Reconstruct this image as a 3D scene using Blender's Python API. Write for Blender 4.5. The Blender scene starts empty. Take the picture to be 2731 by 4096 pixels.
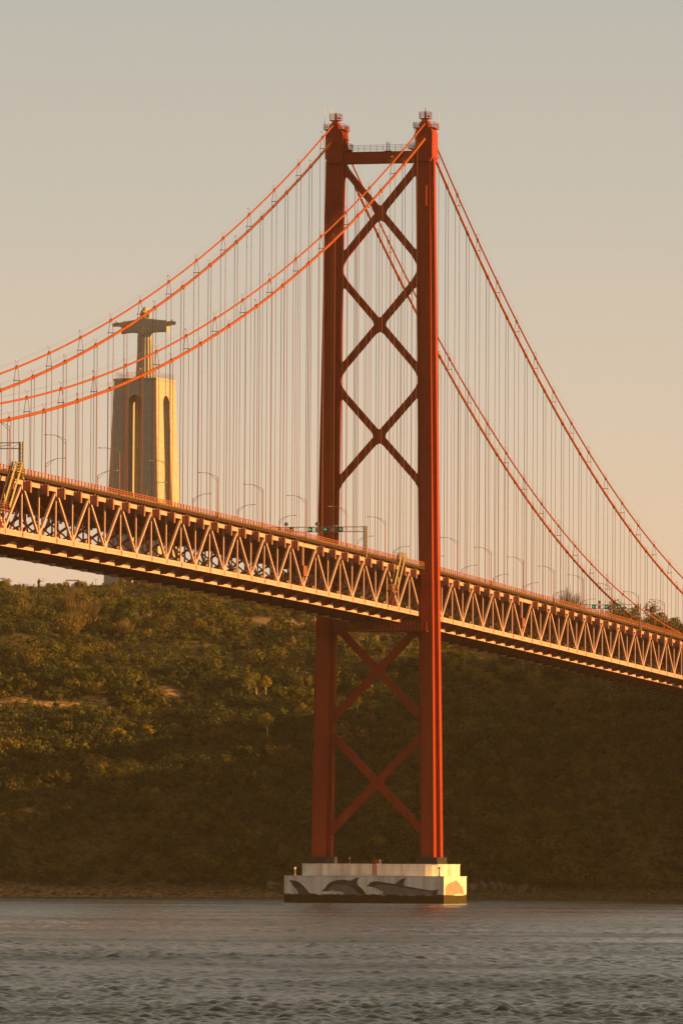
import bpy, bmesh, math, random
import numpy as np
from mathutils import Vector, Matrix
random.seed(7); RNG = np.random.default_rng(7)
scene = bpy.context.scene
COL = scene.collection
PI = math.pi

# ------------------------------------------------------------------ world axes
# origin: tower base at water level. X = west (u,v,z)->(v,-u,z); u runs along the bridge towards the camera shore
def W(u, v, z): return (v, -u, z)
CAM = np.array([360.831, -1514.24, 6.0]); YAW, PITCH, ROLL, FPX = 0.239515, 0.055969, 0.0059, 26115.7
R_H = np.array([math.cos(YAW), math.sin(YAW), 0.0]); F_H = np.array([-math.sin(YAW), math.cos(YAW), 0.0])
F_C = F_H * math.cos(PITCH) + np.array([0, 0, math.sin(PITCH)])
U_C = np.cross(R_H, F_C)
R2 = math.cos(ROLL) * R_H + math.sin(ROLL) * U_C
U2 = math.cos(ROLL) * U_C - math.sin(ROLL) * R_H
def ray(x, y):
    d = F_C + R2 * (x - 1365.5) / FPX - U2 * (y - 2048) / FPX
    return d / (d @ F_H)                    # one metre of forward distance
def sd(s, D, z=0.0):                        # lateral s, forward distance D -> world
    p = CAM + s * R_H + D * F_H
    return (float(p[0]), float(p[1]), float(z))

# ------------------------------------------------------------------ materials
def new_mat(name):
    m = bpy.data.materials.new(name); m.use_nodes = True
    nt = m.node_tree; return m, nt, nt.nodes['Principled BSDF']
def noise_mat(name, c1, c2, scale=1.0, rough=0.6, detail=5.0, spec=0.3, stretch=(1, 1, 1), bump=0.0, pos=(0.3, 0.7), metal=0.0):
    m, nt, b = new_mat(name); N = nt.nodes; L = nt.links
    tc = N.new('ShaderNodeTexCoord'); mp = N.new('ShaderNodeMapping'); mp.inputs['Scale'].default_value = stretch
    nz = N.new('ShaderNodeTexNoise'); nz.inputs['Scale'].default_value = scale; nz.inputs['Detail'].default_value = detail
    rp = N.new('ShaderNodeValToRGB'); rp.color_ramp.elements[0].position = pos[0]; rp.color_ramp.elements[1].position = pos[1]
    rp.color_ramp.elements[0].color = (*c1, 1); rp.color_ramp.elements[1].color = (*c2, 1)
    L.new(tc.outputs['Object'], mp.inputs['Vector']); L.new(mp.outputs['Vector'], nz.inputs['Vector'])
    L.new(nz.outputs['Fac'], rp.inputs['Fac']); L.new(rp.outputs['Color'], b.inputs['Base Color'])
    b.inputs['Roughness'].default_value = rough; b.inputs['Specular IOR Level'].default_value = spec; b.inputs['Metallic'].default_value = metal
    if bump:
        bp = N.new('ShaderNodeBump'); bp.inputs['Strength'].default_value = bump; bp.inputs['Distance'].default_value = 0.1
        L.new(nz.outputs['Fac'], bp.inputs['Height']); L.new(bp.outputs['Normal'], b.inputs['Normal'])
    return m
M = {}
M['red'] = noise_mat('red_bridge_paint', (0.25, 0.035, 0.014), (0.34, 0.052, 0.018), 0.35, 0.6, 6, 0.08, (1, 1, 0.12))
M['cable'] = noise_mat('red_cable_paint', (0.28, 0.062, 0.011), (0.35, 0.085, 0.015), 0.6, 0.55, 4, 0.08)
M['rope'] = noise_mat('weathered_rope_paint', (0.22, 0.075, 0.035), (0.3, 0.11, 0.05), 0.5, 0.6)
M['truss'] = noise_mat('faded_truss_paint', (0.50, 0.32, 0.28), (0.60, 0.39, 0.35), 0.25, 0.6, 6, 0.08)
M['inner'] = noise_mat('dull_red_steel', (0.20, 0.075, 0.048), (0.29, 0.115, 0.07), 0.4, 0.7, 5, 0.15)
M['bracket'] = noise_mat('rust_red_bracket_paint', (0.26, 0.115, 0.09), (0.34, 0.16, 0.12), 0.6, 0.65, 5, 0.2)
M['deck_shade'] = noise_mat('shade_dark_steel', (0.03, 0.013, 0.009), (0.055, 0.023, 0.014), 0.4, 0.8)  # shade below the railing is put into this near-black deck edge colour
M['floor'] = noise_mat('dark_red_steel', (0.10, 0.04, 0.025), (0.19, 0.075, 0.045), 0.5, 0.7, 6, 0.1)  # darker red steel for the floor beams
M['rail'] = noise_mat('orange_red_railing_paint', (0.32, 0.09, 0.03), (0.42, 0.14, 0.05), 0.7, 0.6)
M['deck'] = noise_mat('worn_asphalt', (0.05, 0.045, 0.04), (0.07, 0.06, 0.055), 0.6, 0.9)
M['olive'] = noise_mat('olive_panel', (0.22, 0.17, 0.07), (0.30, 0.23, 0.10), 0.8, 0.8)
M['yellow'] = noise_mat('yellow_steel_paint', (0.32, 0.25, 0.11), (0.40, 0.31, 0.15), 0.8, 0.6)
M['grey'] = noise_mat('galvanised_steel', (0.30, 0.26, 0.21), (0.40, 0.35, 0.29), 2.0, 0.5, 4, 0.4)
M['dark'] = noise_mat('dark_sign_box', (0.02, 0.02, 0.02), (0.035, 0.033, 0.03), 2.0, 0.6)
M['white'] = noise_mat('white_paint', (0.7, 0.67, 0.62), (0.8, 0.78, 0.74), 1.5, 0.5)
M['blue'] = noise_mat('teal_paint', (0.03, 0.12, 0.14), (0.05, 0.16, 0.18), 1.5, 0.5)
M['mural_dark'] = noise_mat('slate_mural_paint', (0.058, 0.052, 0.046), (0.11, 0.10, 0.09), 0.45, 0.8, 6, 0.15, (1, 1, 1.6))
M['mural_light'] = noise_mat('pale_mural_paint', (0.5, 0.47, 0.42), (0.62, 0.58, 0.52), 0.7, 0.8)
M['mural_tan'] = noise_mat('tan_mural_paint', (0.24, 0.19, 0.15), (0.36, 0.29, 0.23), 1.2, 0.8)
M['stone'] = noise_mat('pale_concrete_monument', (0.37, 0.34, 0.29), (0.45, 0.42, 0.36), 0.35, 0.85, 8, 0.1, (1, 1, 2.2), 0.25)
M['bronze'] = noise_mat('dark_bronze', (0.05, 0.04, 0.03), (0.08, 0.065, 0.05), 2.0, 0.6)
M['rock'] = noise_mat('grey_brown_rock', (0.11, 0.085, 0.06), (0.21, 0.17, 0.125), 0.5, 0.9, 8, 0.1, (1, 1, 1), 0.6)
M['trunk_pale'] = noise_mat('pale_bark', (0.42, 0.34, 0.22), (0.55, 0.45, 0.30), 1.5, 0.9, 5, 0.1, (1, 1, 0.3))
M['trunk_dark'] = noise_mat('brown_bark', (0.08, 0.055, 0.035), (0.14, 0.10, 0.06), 1.5, 0.9, 5, 0.1, (1, 1, 0.3))
M['skin'] = noise_mat('skin', (0.40, 0.25, 0.17), (0.45, 0.29, 0.2), 3, 0.6)
for i, c in enumerate([(0.5, 0.47, 0.42), (0.05, 0.05, 0.07), (0.4, 0.13, 0.06), (0.10, 0.12, 0.2), (0.03, 0.03, 0.03)]):
    M['cloth%d' % i] = noise_mat('cloth_%s' % ['pale', 'navy', 'orange', 'blue', 'black'][i], c, tuple(min(1, x * 1.2) for x in c), 5, 0.9)
def lamp_mat(name, c, s):
    m, nt, b = new_mat(name); b.inputs['Base Color'].default_value = (*[x * 0.4 for x in c], 1)
    b.inputs['Emission Color'].default_value = (*c, 1); b.inputs['Emission Strength'].default_value = s; return m
M['green'] = lamp_mat('green_signal_light', (0.02, 0.85, 0.35), 0.38)
M['bulb'] = lamp_mat('marker_light', (1.0, 0.85, 0.6), 0.7)
# foliage: a per-leaf 'tint' attribute picks each plant's green, brown or sunlit gold
def leaf_mat(name, cols):
    m, nt, b = new_mat(name); N = nt.nodes; L = nt.links
    at = N.new('ShaderNodeAttribute'); at.attribute_name = 'tint'
    rp = N.new('ShaderNodeValToRGB'); rp.color_ramp.interpolation = 'LINEAR'
    e = rp.color_ramp.elements
    while len(e) < len(cols): e.new(0.5)
    for i, c in enumerate(cols): e[i].position = i / (len(cols) - 1); e[i].color = (*c, 1)
    L.new(at.outputs['Fac'], rp.inputs['Fac']); L.new(rp.outputs['Color'], b.inputs['Base Color'])
    b.inputs['Roughness'].default_value = 0.75; b.inputs['Specular IOR Level'].default_value = 0.15
    tr = N.new('ShaderNodeBsdfTranslucent'); L.new(rp.outputs['Color'], tr.inputs['Color'])
    mx = N.new('ShaderNodeMixShader'); mx.inputs['Fac'].default_value = 0.25
    out = nt.nodes['Material Output']
    L.new(b.outputs['BSDF'], mx.inputs[1]); L.new(tr.outputs['BSDF'], mx.inputs[2]); L.new(mx.outputs['Shader'], out.inputs['Surface'])
    return m
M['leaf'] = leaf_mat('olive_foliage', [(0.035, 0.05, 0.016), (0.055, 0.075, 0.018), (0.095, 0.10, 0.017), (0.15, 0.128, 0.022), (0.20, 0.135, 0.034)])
M['gold'] = leaf_mat('sunlit_foliage', [(0.17, 0.15, 0.02), (0.28, 0.215, 0.028), (0.38, 0.25, 0.035)])  # sunlight on the crowns is put into this brighter leaf colour
M['reed'] = leaf_mat('dry_cane', [(0.09, 0.08, 0.025), (0.17, 0.135, 0.045), (0.26, 0.18, 0.065)])
def seams(mat, axis_period, width, dark):
    nt = mat.node_tree; N = nt.nodes; L = nt.links; b = N['Principled BSDF']; src = b.inputs['Base Color'].links[0].from_socket
    tc = N.new('ShaderNodeTexCoord'); sp = N.new('ShaderNodeSeparateXYZ'); L.new(tc.outputs['Object'], sp.inputs['Vector']); last = None
    for ax, per in axis_period:
        m1 = N.new('ShaderNodeMath'); m1.operation = 'PINGPONG'; m1.inputs[1].default_value = per / 2; L.new(sp.outputs[ax], m1.inputs[0])
        m2 = N.new('ShaderNodeMath'); m2.operation = 'LESS_THAN'; m2.inputs[1].default_value = width; L.new(m1.outputs[0], m2.inputs[0])
        if last is None: last = m2
        else: m3 = N.new('ShaderNodeMath'); m3.operation = 'MAXIMUM'; L.new(last.outputs[0], m3.inputs[0]); L.new(m2.outputs[0], m3.inputs[1]); last = m3
    m4 = N.new('ShaderNodeMath'); m4.operation = 'MULTIPLY'; m4.inputs[1].default_value = dark; L.new(last.outputs[0], m4.inputs[0])
    mx = N.new('ShaderNodeMix'); mx.data_type = 'RGBA'; mx.blend_type = 'MIX'; mx.inputs['B'].default_value = (0.03, 0.02, 0.015, 1)
    L.new(m4.outputs[0], mx.inputs['Factor']); L.new(src, mx.inputs['A']); L.new(mx.outputs['Result'], b.inputs['Base Color'])
seams(M['red'], (('Z', 5.4),), 0.06, 0.32)
seams(M['stone'], (('Z', 2.4),), 0.05, 0.16)
# pier concrete: white paint, tidal band of algae below about two metres, streaks
def pier_mat():
    m, nt, b = new_mat('white_pier_concrete'); N = nt.nodes; L = nt.links
    tc = N.new('ShaderNodeTexCoord'); sp = N.new('ShaderNodeSeparateXYZ'); L.new(tc.outputs['Object'], sp.inputs['Vector'])
    nz = N.new('ShaderNodeTexNoise'); nz.inputs['Scale'].default_value = 0.55; nz.inputs['Detail'].default_value = 8
    mp = N.new('ShaderNodeMapping'); mp.inputs['Scale'].default_value = (1, 1, 0.15); L.new(tc.outputs['Object'], mp.inputs['Vector']); L.new(mp.outputs['Vector'], nz.inputs['Vector'])
    rp = N.new('ShaderNodeValToRGB'); rp.color_ramp.elements[0].position = 0.25; rp.color_ramp.elements[1].position = 0.6
    rp.color_ramp.elements[0].color = (0.46, 0.40, 0.33, 1); rp.color_ramp.elements[1].color = (0.84, 0.80, 0.73, 1); L.new(nz.outputs['Fac'], rp.inputs['Fac'])
    n2 = N.new('ShaderNodeTexNoise'); n2.inputs['Scale'].default_value = 0.8; n2.inputs['Detail'].default_value = 6; L.new(tc.outputs['Object'], n2.inputs['Vector'])
    ma = N.new('ShaderNodeMath'); ma.operation = 'MULTIPLY_ADD'; ma.inputs[1].default_value = 0.9; L.new(n2.outputs['Fac'], ma.inputs[0]); L.new(sp.outputs['Z'], ma.inputs[2])
    r2 = N.new('ShaderNodeMapRange'); r2.inputs['From Min'].default_value = 2.35; r2.inputs['From Max'].default_value = 2.65; L.new(ma.outputs['Value'], r2.inputs['Value'])
    al = N.new('ShaderNodeValToRGB'); al.color_ramp.elements[0].color = (0.02, 0.017, 0.008, 1); al.color_ramp.elements[1].color = (0.085, 0.066, 0.013, 1)
    L.new(n2.outputs['Fac'], al.inputs['Fac'])
    mx = N.new('ShaderNodeMix'); mx.data_type = 'RGBA'; L.new(r2.outputs['Result'], mx.inputs['Factor']); L.new(al.outputs['Color'], mx.inputs['A']); L.new(rp.outputs['Color'], mx.inputs['B'])
    L.new(mx.outputs['Result'], b.inputs['Base Color']); b.inputs['Roughness'].default_value = 0.85; b.inputs['Specular IOR Level'].default_value = 0.15
    return m
M['pier'] = pier_mat(); seams(M['pier'], (('X', 5.2), ('Z', 1.56)), 0.03, 0.26)
def water_mat():
    m, nt, b = new_mat('river_water'); N = nt.nodes; L = nt.links
    b.inputs['Base Color'].default_value = (0.020, 0.036, 0.034, 1); b.inputs['Roughness'].default_value = 0.12; b.inputs['IOR'].default_value = 1.33; b.inputs['Specular IOR Level'].default_value = 0.2
    tc = N.new('ShaderNodeTexCoord'); nz = N.new('ShaderNodeTexNoise'); nz.inputs['Scale'].default_value = 2.6; nz.inputs['Detail'].default_value = 6
    L.new(tc.outputs['Object'], nz.inputs['Vector'])
    bp = N.new('ShaderNodeBump'); bp.inputs['Strength'].default_value = 0.6; bp.inputs['Distance'].default_value = 0.10
    L.new(nz.outputs['Fac'], bp.inputs['Height']); L.new(bp.outputs['Normal'], b.inputs['Normal'])
    # broad smooth and ruffled patches on the tide
    n2 = N.new('ShaderNodeTexNoise'); n2.inputs['Scale'].default_value = 0.02; n2.inputs['Detail'].default_value = 4; L.new(tc.outputs['Object'], n2.inputs['Vector'])
    r2 = N.new('ShaderNodeMapRange'); r2.inputs['From Min'].default_value = 0.35; r2.inputs['From Max'].default_value = 0.65
    r2.inputs['To Min'].default_value = 0.08; r2.inputs['To Max'].default_value = 0.30; L.new(n2.outputs['Fac'], r2.inputs['Value']); L.new(r2.outputs['Result'], b.inputs['Roughness'])
    return m
M['water'] = water_mat()
def ground_mat():
    m, nt, b = new_mat('hillside_earth'); N = nt.nodes; L = nt.links
    at = N.new('ShaderNodeAttribute'); at.attribute_name = 'bare'
    tc = N.new('ShaderNodeTexCoord'); nz = N.new('ShaderNodeTexNoise'); nz.inputs['Scale'].default_value = 0.7; nz.inputs['Detail'].default_value = 9
    L.new(tc.outputs['Object'], nz.inputs['Vector'])
    g = N.new('ShaderNodeValToRGB'); g.color_ramp.elements[0].color = (0.045, 0.045, 0.016, 1); g.color_ramp.elements[1].color = (0.11, 0.085, 0.03, 1)
    d = N.new('ShaderNodeValToRGB'); d.color_ramp.elements[0].color = (0.10, 0.065, 0.03, 1); d.color_ramp.elements[1].color = (0.55, 0.36, 0.15, 1)
    for r in (g, d):
        r.color_ramp.elements[0].position = 0.36; r.color_ramp.elements[1].position = 0.64; L.new(nz.outputs['Fac'], r.inputs['Fac'])
    mx = N.new('ShaderNodeMix'); mx.data_type = 'RGBA'; L.new(at.outputs['Fac'], mx.inputs['Factor']); L.new(g.outputs['Color'], mx.inputs['A']); L.new(d.outputs['Color'], mx.inputs['B'])
    L.new(mx.outputs['Result'], b.inputs['Base Color']); b.inputs['Roughness'].default_value = 0.95; b.inputs['Specular IOR Level'].default_value = 0.1
    return m
M['ground'] = ground_mat()

# ------------------------------------------------------------------ mesh builder and objects
class MB:
    def __init__(s): s.v = []; s.f = []; s.mi = []; s.cur = 0
    def add(s, vs, fs):
        o = len(s.v); s.v += [tuple(map(float, p)) for p in vs]; s.f += [[i + o for i in f] for f in fs]; s.mi += [s.cur] * len(fs)
    def hexa(s, p): s.add(p, [(0, 3, 2, 1), (4, 5, 6, 7), (0, 1, 5, 4), (1, 2, 6, 5), (2, 3, 7, 6), (3, 0, 4, 7)])
    def box(s, a, b):
        (x0, y0, z0), (x1, y1, z1) = [tuple(min(p, q) for p, q in zip(a, b)), tuple(max(p, q) for p, q in zip(a, b))]
        s.hexa([(x0, y0, z0), (x1, y0, z0), (x1, y1, z0), (x0, y1, z0), (x0, y0, z1), (x1, y0, z1), (x1, y1, z1), (x0, y1, z1)])
    def ubox(s, u0, u1, v0, v1, z0, z1): s.box(W(u0, v0, z0), W(u1, v1, z1))
    def bar(s, p, q, w, h, up=(0, 0, 1)):
        p, q = Vector(p), Vector(q); d = (q - p).normalized(); r = d.cross(Vector(up))
        if r.length < 1e-4: r = d.cross(Vector((1, 0, 0)))
        r.normalize(); t = r.cross(d); r *= w / 2; t *= h / 2
        s.hexa([p - r - t, p + r - t, p + r + t, p - r + t, q - r - t, q + r - t, q + r + t, q - r + t])
    def tube(s, pts, r, n=6, cap=True):
        pts = [Vector(p) for p in pts]; rs = r if isinstance(r, (list, tuple)) else [r] * len(pts)
        o = len(s.v); ref = Vector((0.0, 0.0, 1.0))
        for i, p in enumerate(pts):
            d = (pts[min(i + 1, len(pts) - 1)] - pts[max(i - 1, 0)]).normalized()
            a = d.cross(ref if abs(d.z) < 0.95 else Vector((1, 0, 0))).normalized(); b = a.cross(d)
            s.v += [tuple(p + rs[i] * (a * math.cos(2 * PI * k / n) + b * math.sin(2 * PI * k / n))) for k in range(n)]
        F = []
        for i in range(len(pts) - 1):
            for k in range(n):
                k2 = (k + 1) % n; F.append([o + i * n + k, o + i * n + k2, o + (i + 1) * n + k2, o + (i + 1) * n + k])
        if cap: F += [[o + k for k in range(n)], [o + (len(pts) - 1) * n + k for k in reversed(range(n))]]
        s.f += F; s.mi += [s.cur] * len(F)
    def rings(s, rings, cap=True):
        n = len(rings[0]); vs = [p for r in rings for p in r]; F = []
        for i in range(len(rings) - 1):
            for k in range(n):
                k2 = (k + 1) % n; F.append([i * n + k, i * n + k2, (i + 1) * n + k2, (i + 1) * n + k])
        if cap: F += [list(reversed(range(n))), [(len(rings) - 1) * n + k for k in range(n)]]
        s.add(vs, F)
    def prism(s, poly, off):                 # polygon in space, thickened by vector off
        n = len(poly); o = Vector(off); a = [Vector(p) for p in poly]
        s.add(a + [p + o for p in a], [list(range(n)), list(reversed(range(n, 2 * n)))] + [[(k + 1) % n, k, n + k, n + (k + 1) % n] for k in range(n)])
    def star(s, c, poly, off):               # star-shaped plate as a fan about c, thickened
        n = len(poly); o = Vector(off); a = [Vector(p) for p in poly]; c = Vector(c)
        vs = a + [p + o for p in a] + [c, c + o]; F = []
        for k in range(n):
            k2 = (k + 1) % n; F += [[2 * n, k, k2], [2 * n + 1, n + k2, n + k], [k2, k, n + k, n + k2]]
        s.add(vs, F)
    def sphere(s, c, r, n=8, m=6, sc=(1, 1, 1)):
        R = []
        for i in range(m + 1):
            t = PI * (0.02 + 0.96 * i / m); R.append([(c[0] + sc[0] * r * math.sin(t) * math.cos(2 * PI * k / n), c[1] + sc[1] * r * math.sin(t) * math.sin(2 * PI * k / n), c[2] - sc[2] * r * math.cos(t)) for k in range(n)])
        s.rings(R)
    def mesh(s, name, mats, smooth=False):
        me = bpy.data.meshes.new(name); me.from_pydata(s.v, [], s.f)
        for m in (mats if isinstance(mats, (list, tuple)) else [mats]): me.materials.append(m)
        if max(s.mi, default=0) > 0: me.polygons.foreach_set('material_index', s.mi)
        bm = bmesh.new(); bm.from_mesh(me); bmesh.ops.recalc_face_normals(bm, faces=bm.faces); bm.to_mesh(me); bm.free()
        if smooth: me.polygons.foreach_set('use_smooth', [True] * len(me.polygons))
        me.update(); return me
    def obj(s, name, mats, parent=None, smooth=False): return link(name, s.mesh(name, mats, smooth), parent)
def link(name, data, parent=None, loc=None):
    o = bpy.data.objects.new(name, data); COL.objects.link(o)
    if parent: o.parent = parent
    if loc is not None: o.location = loc
    return o
def tag(o, label=None, cat=None, group=None, kind=None):
    if label: o['label'] = label
    if cat: o['category'] = cat
    if group: o['group'] = group
    if kind: o['kind'] = kind
    return o
def empty(name, loc, rz=0.0):
    o = bpy.data.objects.new(name, None); COL.objects.link(o); o.location = loc; o.rotation_euler[2] = rz; o.empty_display_size = 1; return o
def dup(root, loc, rz=0.0, sc=1.0):
    r = root.copy(); COL.objects.link(r); r.location = loc; r.rotation_euler[2] = rz; r.scale = (sc, sc, sc) if not isinstance(sc, tuple) else sc
    for ch in root.children:
        c = ch.copy(); COL.objects.link(c); c.parent = r
        for g in ch.children:
            d = g.copy(); COL.objects.link(d); d.parent = c
    return r

# ------------------------------------------------------------------ bridge geometry functions
P = 23.02
def dz(u): return 68.764 + (0.0092068 * u - 1.38556e-5 * u * u if u > 0 else 0.013145 * u - 2.547e-6 * u * u)
def cab(u, k):
    zt, zm, zs, sg = (183.093, 80.926, 75.3235, 24.351) if k == 'L' else (186.734, 84.197, 79.933, 24.224)
    if u > 0: return zm + (zt - zm) * ((u - 506.5) / 506.5) ** 2
    t = -u / 483; return zt + (zs - zt) * t - 4 * sg * t * (1 - t)
VT, VC = 10.407, 11.3116
NA, NB = -2, 36                                # panels built
UA, UB = (15 - NB) * P, (15 - NA) * P
US = [UA + (UB - UA) * i / (2 * (NB - NA)) for i in range(2 * (NB - NA) + 1)]   # every half panel
def along(mb, prof, us=US):                    # prof: list of (v, d) in order; swept along the deck line
    mb.rings([[W(u, v, dz(u) + d) for v, d in prof] for u in us])
def rect(v0, v1, d0, d1): return [(v0, d0), (v1, d0), (v1, d1), (v0, d1)]

bridge = tag(empty('suspension_bridge', (0, 0, 0)), 'red steel suspension bridge with one tall cross-braced tower on a white pier', 'bridge')

# ---- tower legs: cruciform section tapering upwards
def vleg(z): return 11.0 + (183 - z) * 0.0141
def leg_depth(z): return 1.25 + (173 - z) * 0.0194     # half depth of the box along u
def leg_section(z, sgn):
    c = vleg(z) * sgn; a = 1.28 + (173 - z) * 0.0012; w = 0.95; t = 1.08 + (173 - z) * 0.0018; h = max(leg_depth(z), t + 0.15)
    pts = [(h, -a), (h, a), (t, a), (t, a + w), (-t, a + w), (-t, a), (-h, a), (-h, -a), (-t, -a), (-t, -a - w), (t, -a - w), (t, -a)]
    return [W(u - 0.9, c + v, z) for u, v in pts]
for sgn in (1, -1):
    mb = MB(); mb.rings([leg_section(z, sgn) for z in (10.9, 40, 66, 97, 140, 177.8)])
    # riveted angles along the front edges
    for z0, z1 in ((11, 177),):
        for e in (-1, 1):
            pts = []
            for z in (z0, 60, 120, z1):
                c = vleg(z) * sgn; a = 1.28 + (173 - z) * 0.0012; pts.append(W(max(leg_depth(z), 1.1) - 0.9 - 0.35, c + e * a, z))
            mb.tube(pts, 0.10, 4)
    leg = mb.obj('tower_leg', M['red'], bridge)
    m2 = MB(); c = vleg(10.2) * sgn
    m2.ubox(-6.0, 4.4, c - 2.5, c + 2.5, 9.28, 10.9)
    m2.obj('leg_footing', M['dark'], leg)
    # head: widened box with sloped underside and chamfered top
    m3 = MB(); c = vleg(181) * sgn
    prof = [(-1.5, 177.2), (1.5, 177.2), (2.1, 178.2), (2.1, 184.2), (1.75, 185.2), (-1.75, 185.2), (-2.1, 184.2), (-2.1, 178.2)]
    m3.rings([[W(u - 0.9, c + v, z) for v, z in prof] for u in (-3.9, 2.3)])
    m3.ubox(-2.6, 1.5, c - 1.1, c + 1.1, 185.2, 186.4)
    m3.rings([[W(-0.6 + a * du, c + b * dv, z) for a, b in ((-1, -1), (1, -1), (1, 1), (-1, 1))] for du, dv, z in ((1.7, 0.9, 186.4), (1.3, 0.75, 187.0), (0.5, 0.5, 187.5))])
    # thin plate added to catch the sun as the bright line of the hatch slot
    mh = MB(); mh.ubox(1.1, 1.75, vleg(169) * sgn + 0.35, vleg(169) * sgn + 0.62, 166.4, 171.4); mh.obj('slot_light_plate', M['red'], leg)
    m3.obj('tower_head', M['red'], leg)
    def rail_ring(mb, pts, h, n=1, r=0.05):
        for a, b in zip(pts, pts[1:] + pts[:1]):
            for k in range(3): mb.tube([(a[0], a[1], a[2] + h * (k + 1) / 3), (b[0], b[1], b[2] + h * (k + 1) / 3)], r, 4)
            L = (Vector(b) - Vector(a)).length; q = max(1, int(L / 1.0))
            for i in range(q):
                t = i / q; x = [a[j] + (b[j] - a[j]) * t for j in range(3)]
                mb.tube([x, (x[0], x[1], x[2] + h)], r, 4)
    m4 = MB()
    m4.ubox(-4.0, 1.4, c - 2.6, c + 2.6, 185.22, 185.34)
    rail_ring(m4, [W(-4.0, c - 2.55, 185.3), W(-4.0, c + 2.55, 185.3), W(1.4, c + 2.55, 185.3), W(1.4, c - 2.55, 185.3)], 1.25)
    m4.obj('top_platform', M['red'], leg); m4 = MB()
    m4.ubox(-1.6, 0.6, c - 1.3, c + 1.3, 187.5, 187.62)
    rail_ring(m4, [W(-1.6, c - 1.3, 187.6), W(-1.6, c + 1.3, 187.6), W(0.6, c + 1.3, 187.6), W(0.6, c - 1.3, 187.6)], 1.5)
    m4.obj('beacon_platform', M['red'], leg); m4 = MB()
    i0 = c - sgn * 2.1; i1 = c - sgn * 3.9       # inner balcony on a bracket
    m4.rings([[W(u, v, z) for v, z in ((i0, 179.6), (i0, 180.5), (i1, 180.5), (i1, 180.3))] for u in (-2.2, 0.6)])
    rail_ring(m4, [W(-2.2, i0, 180.5), W(-2.2, i1, 180.5), W(0.6, i1, 180.5), W(0.6, i0, 180.5)], 1.3)
    m4.obj('balcony', M['red'], leg)
    m5 = MB(); m5.tube([W(-0.5, c, 187.6), W(-0.5, c, 189.2), W(-0.5, c, 189.4), W(-0.5, c, 190.3 if sgn > 0 else 189.5)], [0.22, 0.2, 0.14, 0.05], 8)
    m5.sphere(W(-0.2, c + 0.8, 188.1), 0.28); m5.obj('beacon_post', M['red'], leg)
    m6 = MB()
    for (a, b, h, r) in ([(0.6, -2.5, 5.5, 0.07), (0.3, -0.9, 2.6, 0.1)] if sgn < 0 else [(-3.9, 2.5, 4.6, 0.05)]):
        m6.tube([W(a, c + b, 185.3 if h > 3 else 187.6), W(a, c + b, (185.3 if h > 3 else 187.6) + h)], r, 6)
    m6.obj('antenna', M['white'], leg)
    if sgn < 0:                                  # pipes and ladder cage down the inner side of the far head
        m7 = MB()
        for k in range(4): m7.tube([W(-2.9 + k * 0.75, c + 2.3, 179.4), W(-2.9 + k * 0.75, c + 2.3, 186.2)], 0.15, 6)
        for z in (181, 183, 185): m7.ubox(-3.1, -0.5, c + 2.25, c + 2.75, z, z + 0.12)
        m7.obj('access_ladder', M['red'], leg)
# ---- portal beam
mb = MB(); vb = vleg(178.4) - 1.2
mb.ubox(-1.9, 0.1, -vb, vb, 177.2, 179.72); mb.ubox(-2.05, 0.25, -vb, vb, 179.72, 179.85); mb.ubox(-2.05, 0.25, -vb, vb, 177.08, 177.2)
pb = mb.obj('portal_beam', M['red'], bridge)
mb = MB()
for k in range(4): mb.tube([W(0.15, -vb + 1.5, 179.9 + 0.38 * (k + 1)), W(0.15, vb - 1.5, 179.9 + 0.38 * (k + 1))], 0.035, 4)
for k in range(12):
    v = -vb + 1.5 + (2 * vb - 3) * k / 11; mb.tube([W(0.15, v, 179.8), W(0.15, v, 181.45)], 0.045, 4)
mb.tube([W(-0.9, 1.5, 179.8), W(-0.9, 1.5, 182.3)], 0.1, 6); mb.tube([W(-0.9, 2.1, 179.8), W(-0.9, 2.1, 182.1)], 0.1, 6); mb.ubox(-1.4, -0.4, 1.0, 2.6, 179.85, 180.1)
mb.obj('handrail', M['red'], pb)
# ---- cross braces with filleted gussets
def fillet(c, d1, d2, hw, r, u, cr=0):
    # arc joining the facing edges of two bars leaving c in unit directions d1,d2 (v,z)
    d1, d2 = np.array(d1), np.array(d2); bis = (d1 + d2) / np.linalg.norm(d1 + d2); half = math.acos(max(-1, min(1, d1 @ d2))) / 2
    oc = np.array(c) + bis * ((hw + r) / math.sin(half))
    p1 = oc - (oc - np.array(c) - d1 * ((oc - np.array(c)) @ d1)) / np.linalg.norm(oc - np.array(c) - d1 * ((oc - np.array(c)) @ d1)) * r
    p2 = oc - (oc - np.array(c) - d2 * ((oc - np.array(c)) @ d2)) / np.linalg.norm(oc - np.array(c) - d2 * ((oc - np.array(c)) @ d2)) * r
    a1 = math.atan2(*(p1 - oc)[::-1]); a2 = math.atan2(*(p2 - oc)[::-1])
    da = (a2 - a1 + PI) % (2 * PI) - PI
    return [oc + r * np.array([math.cos(a1 + da * k / 8), math.sin(a1 + da * k / 8)]) for k in range(9)]
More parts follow.
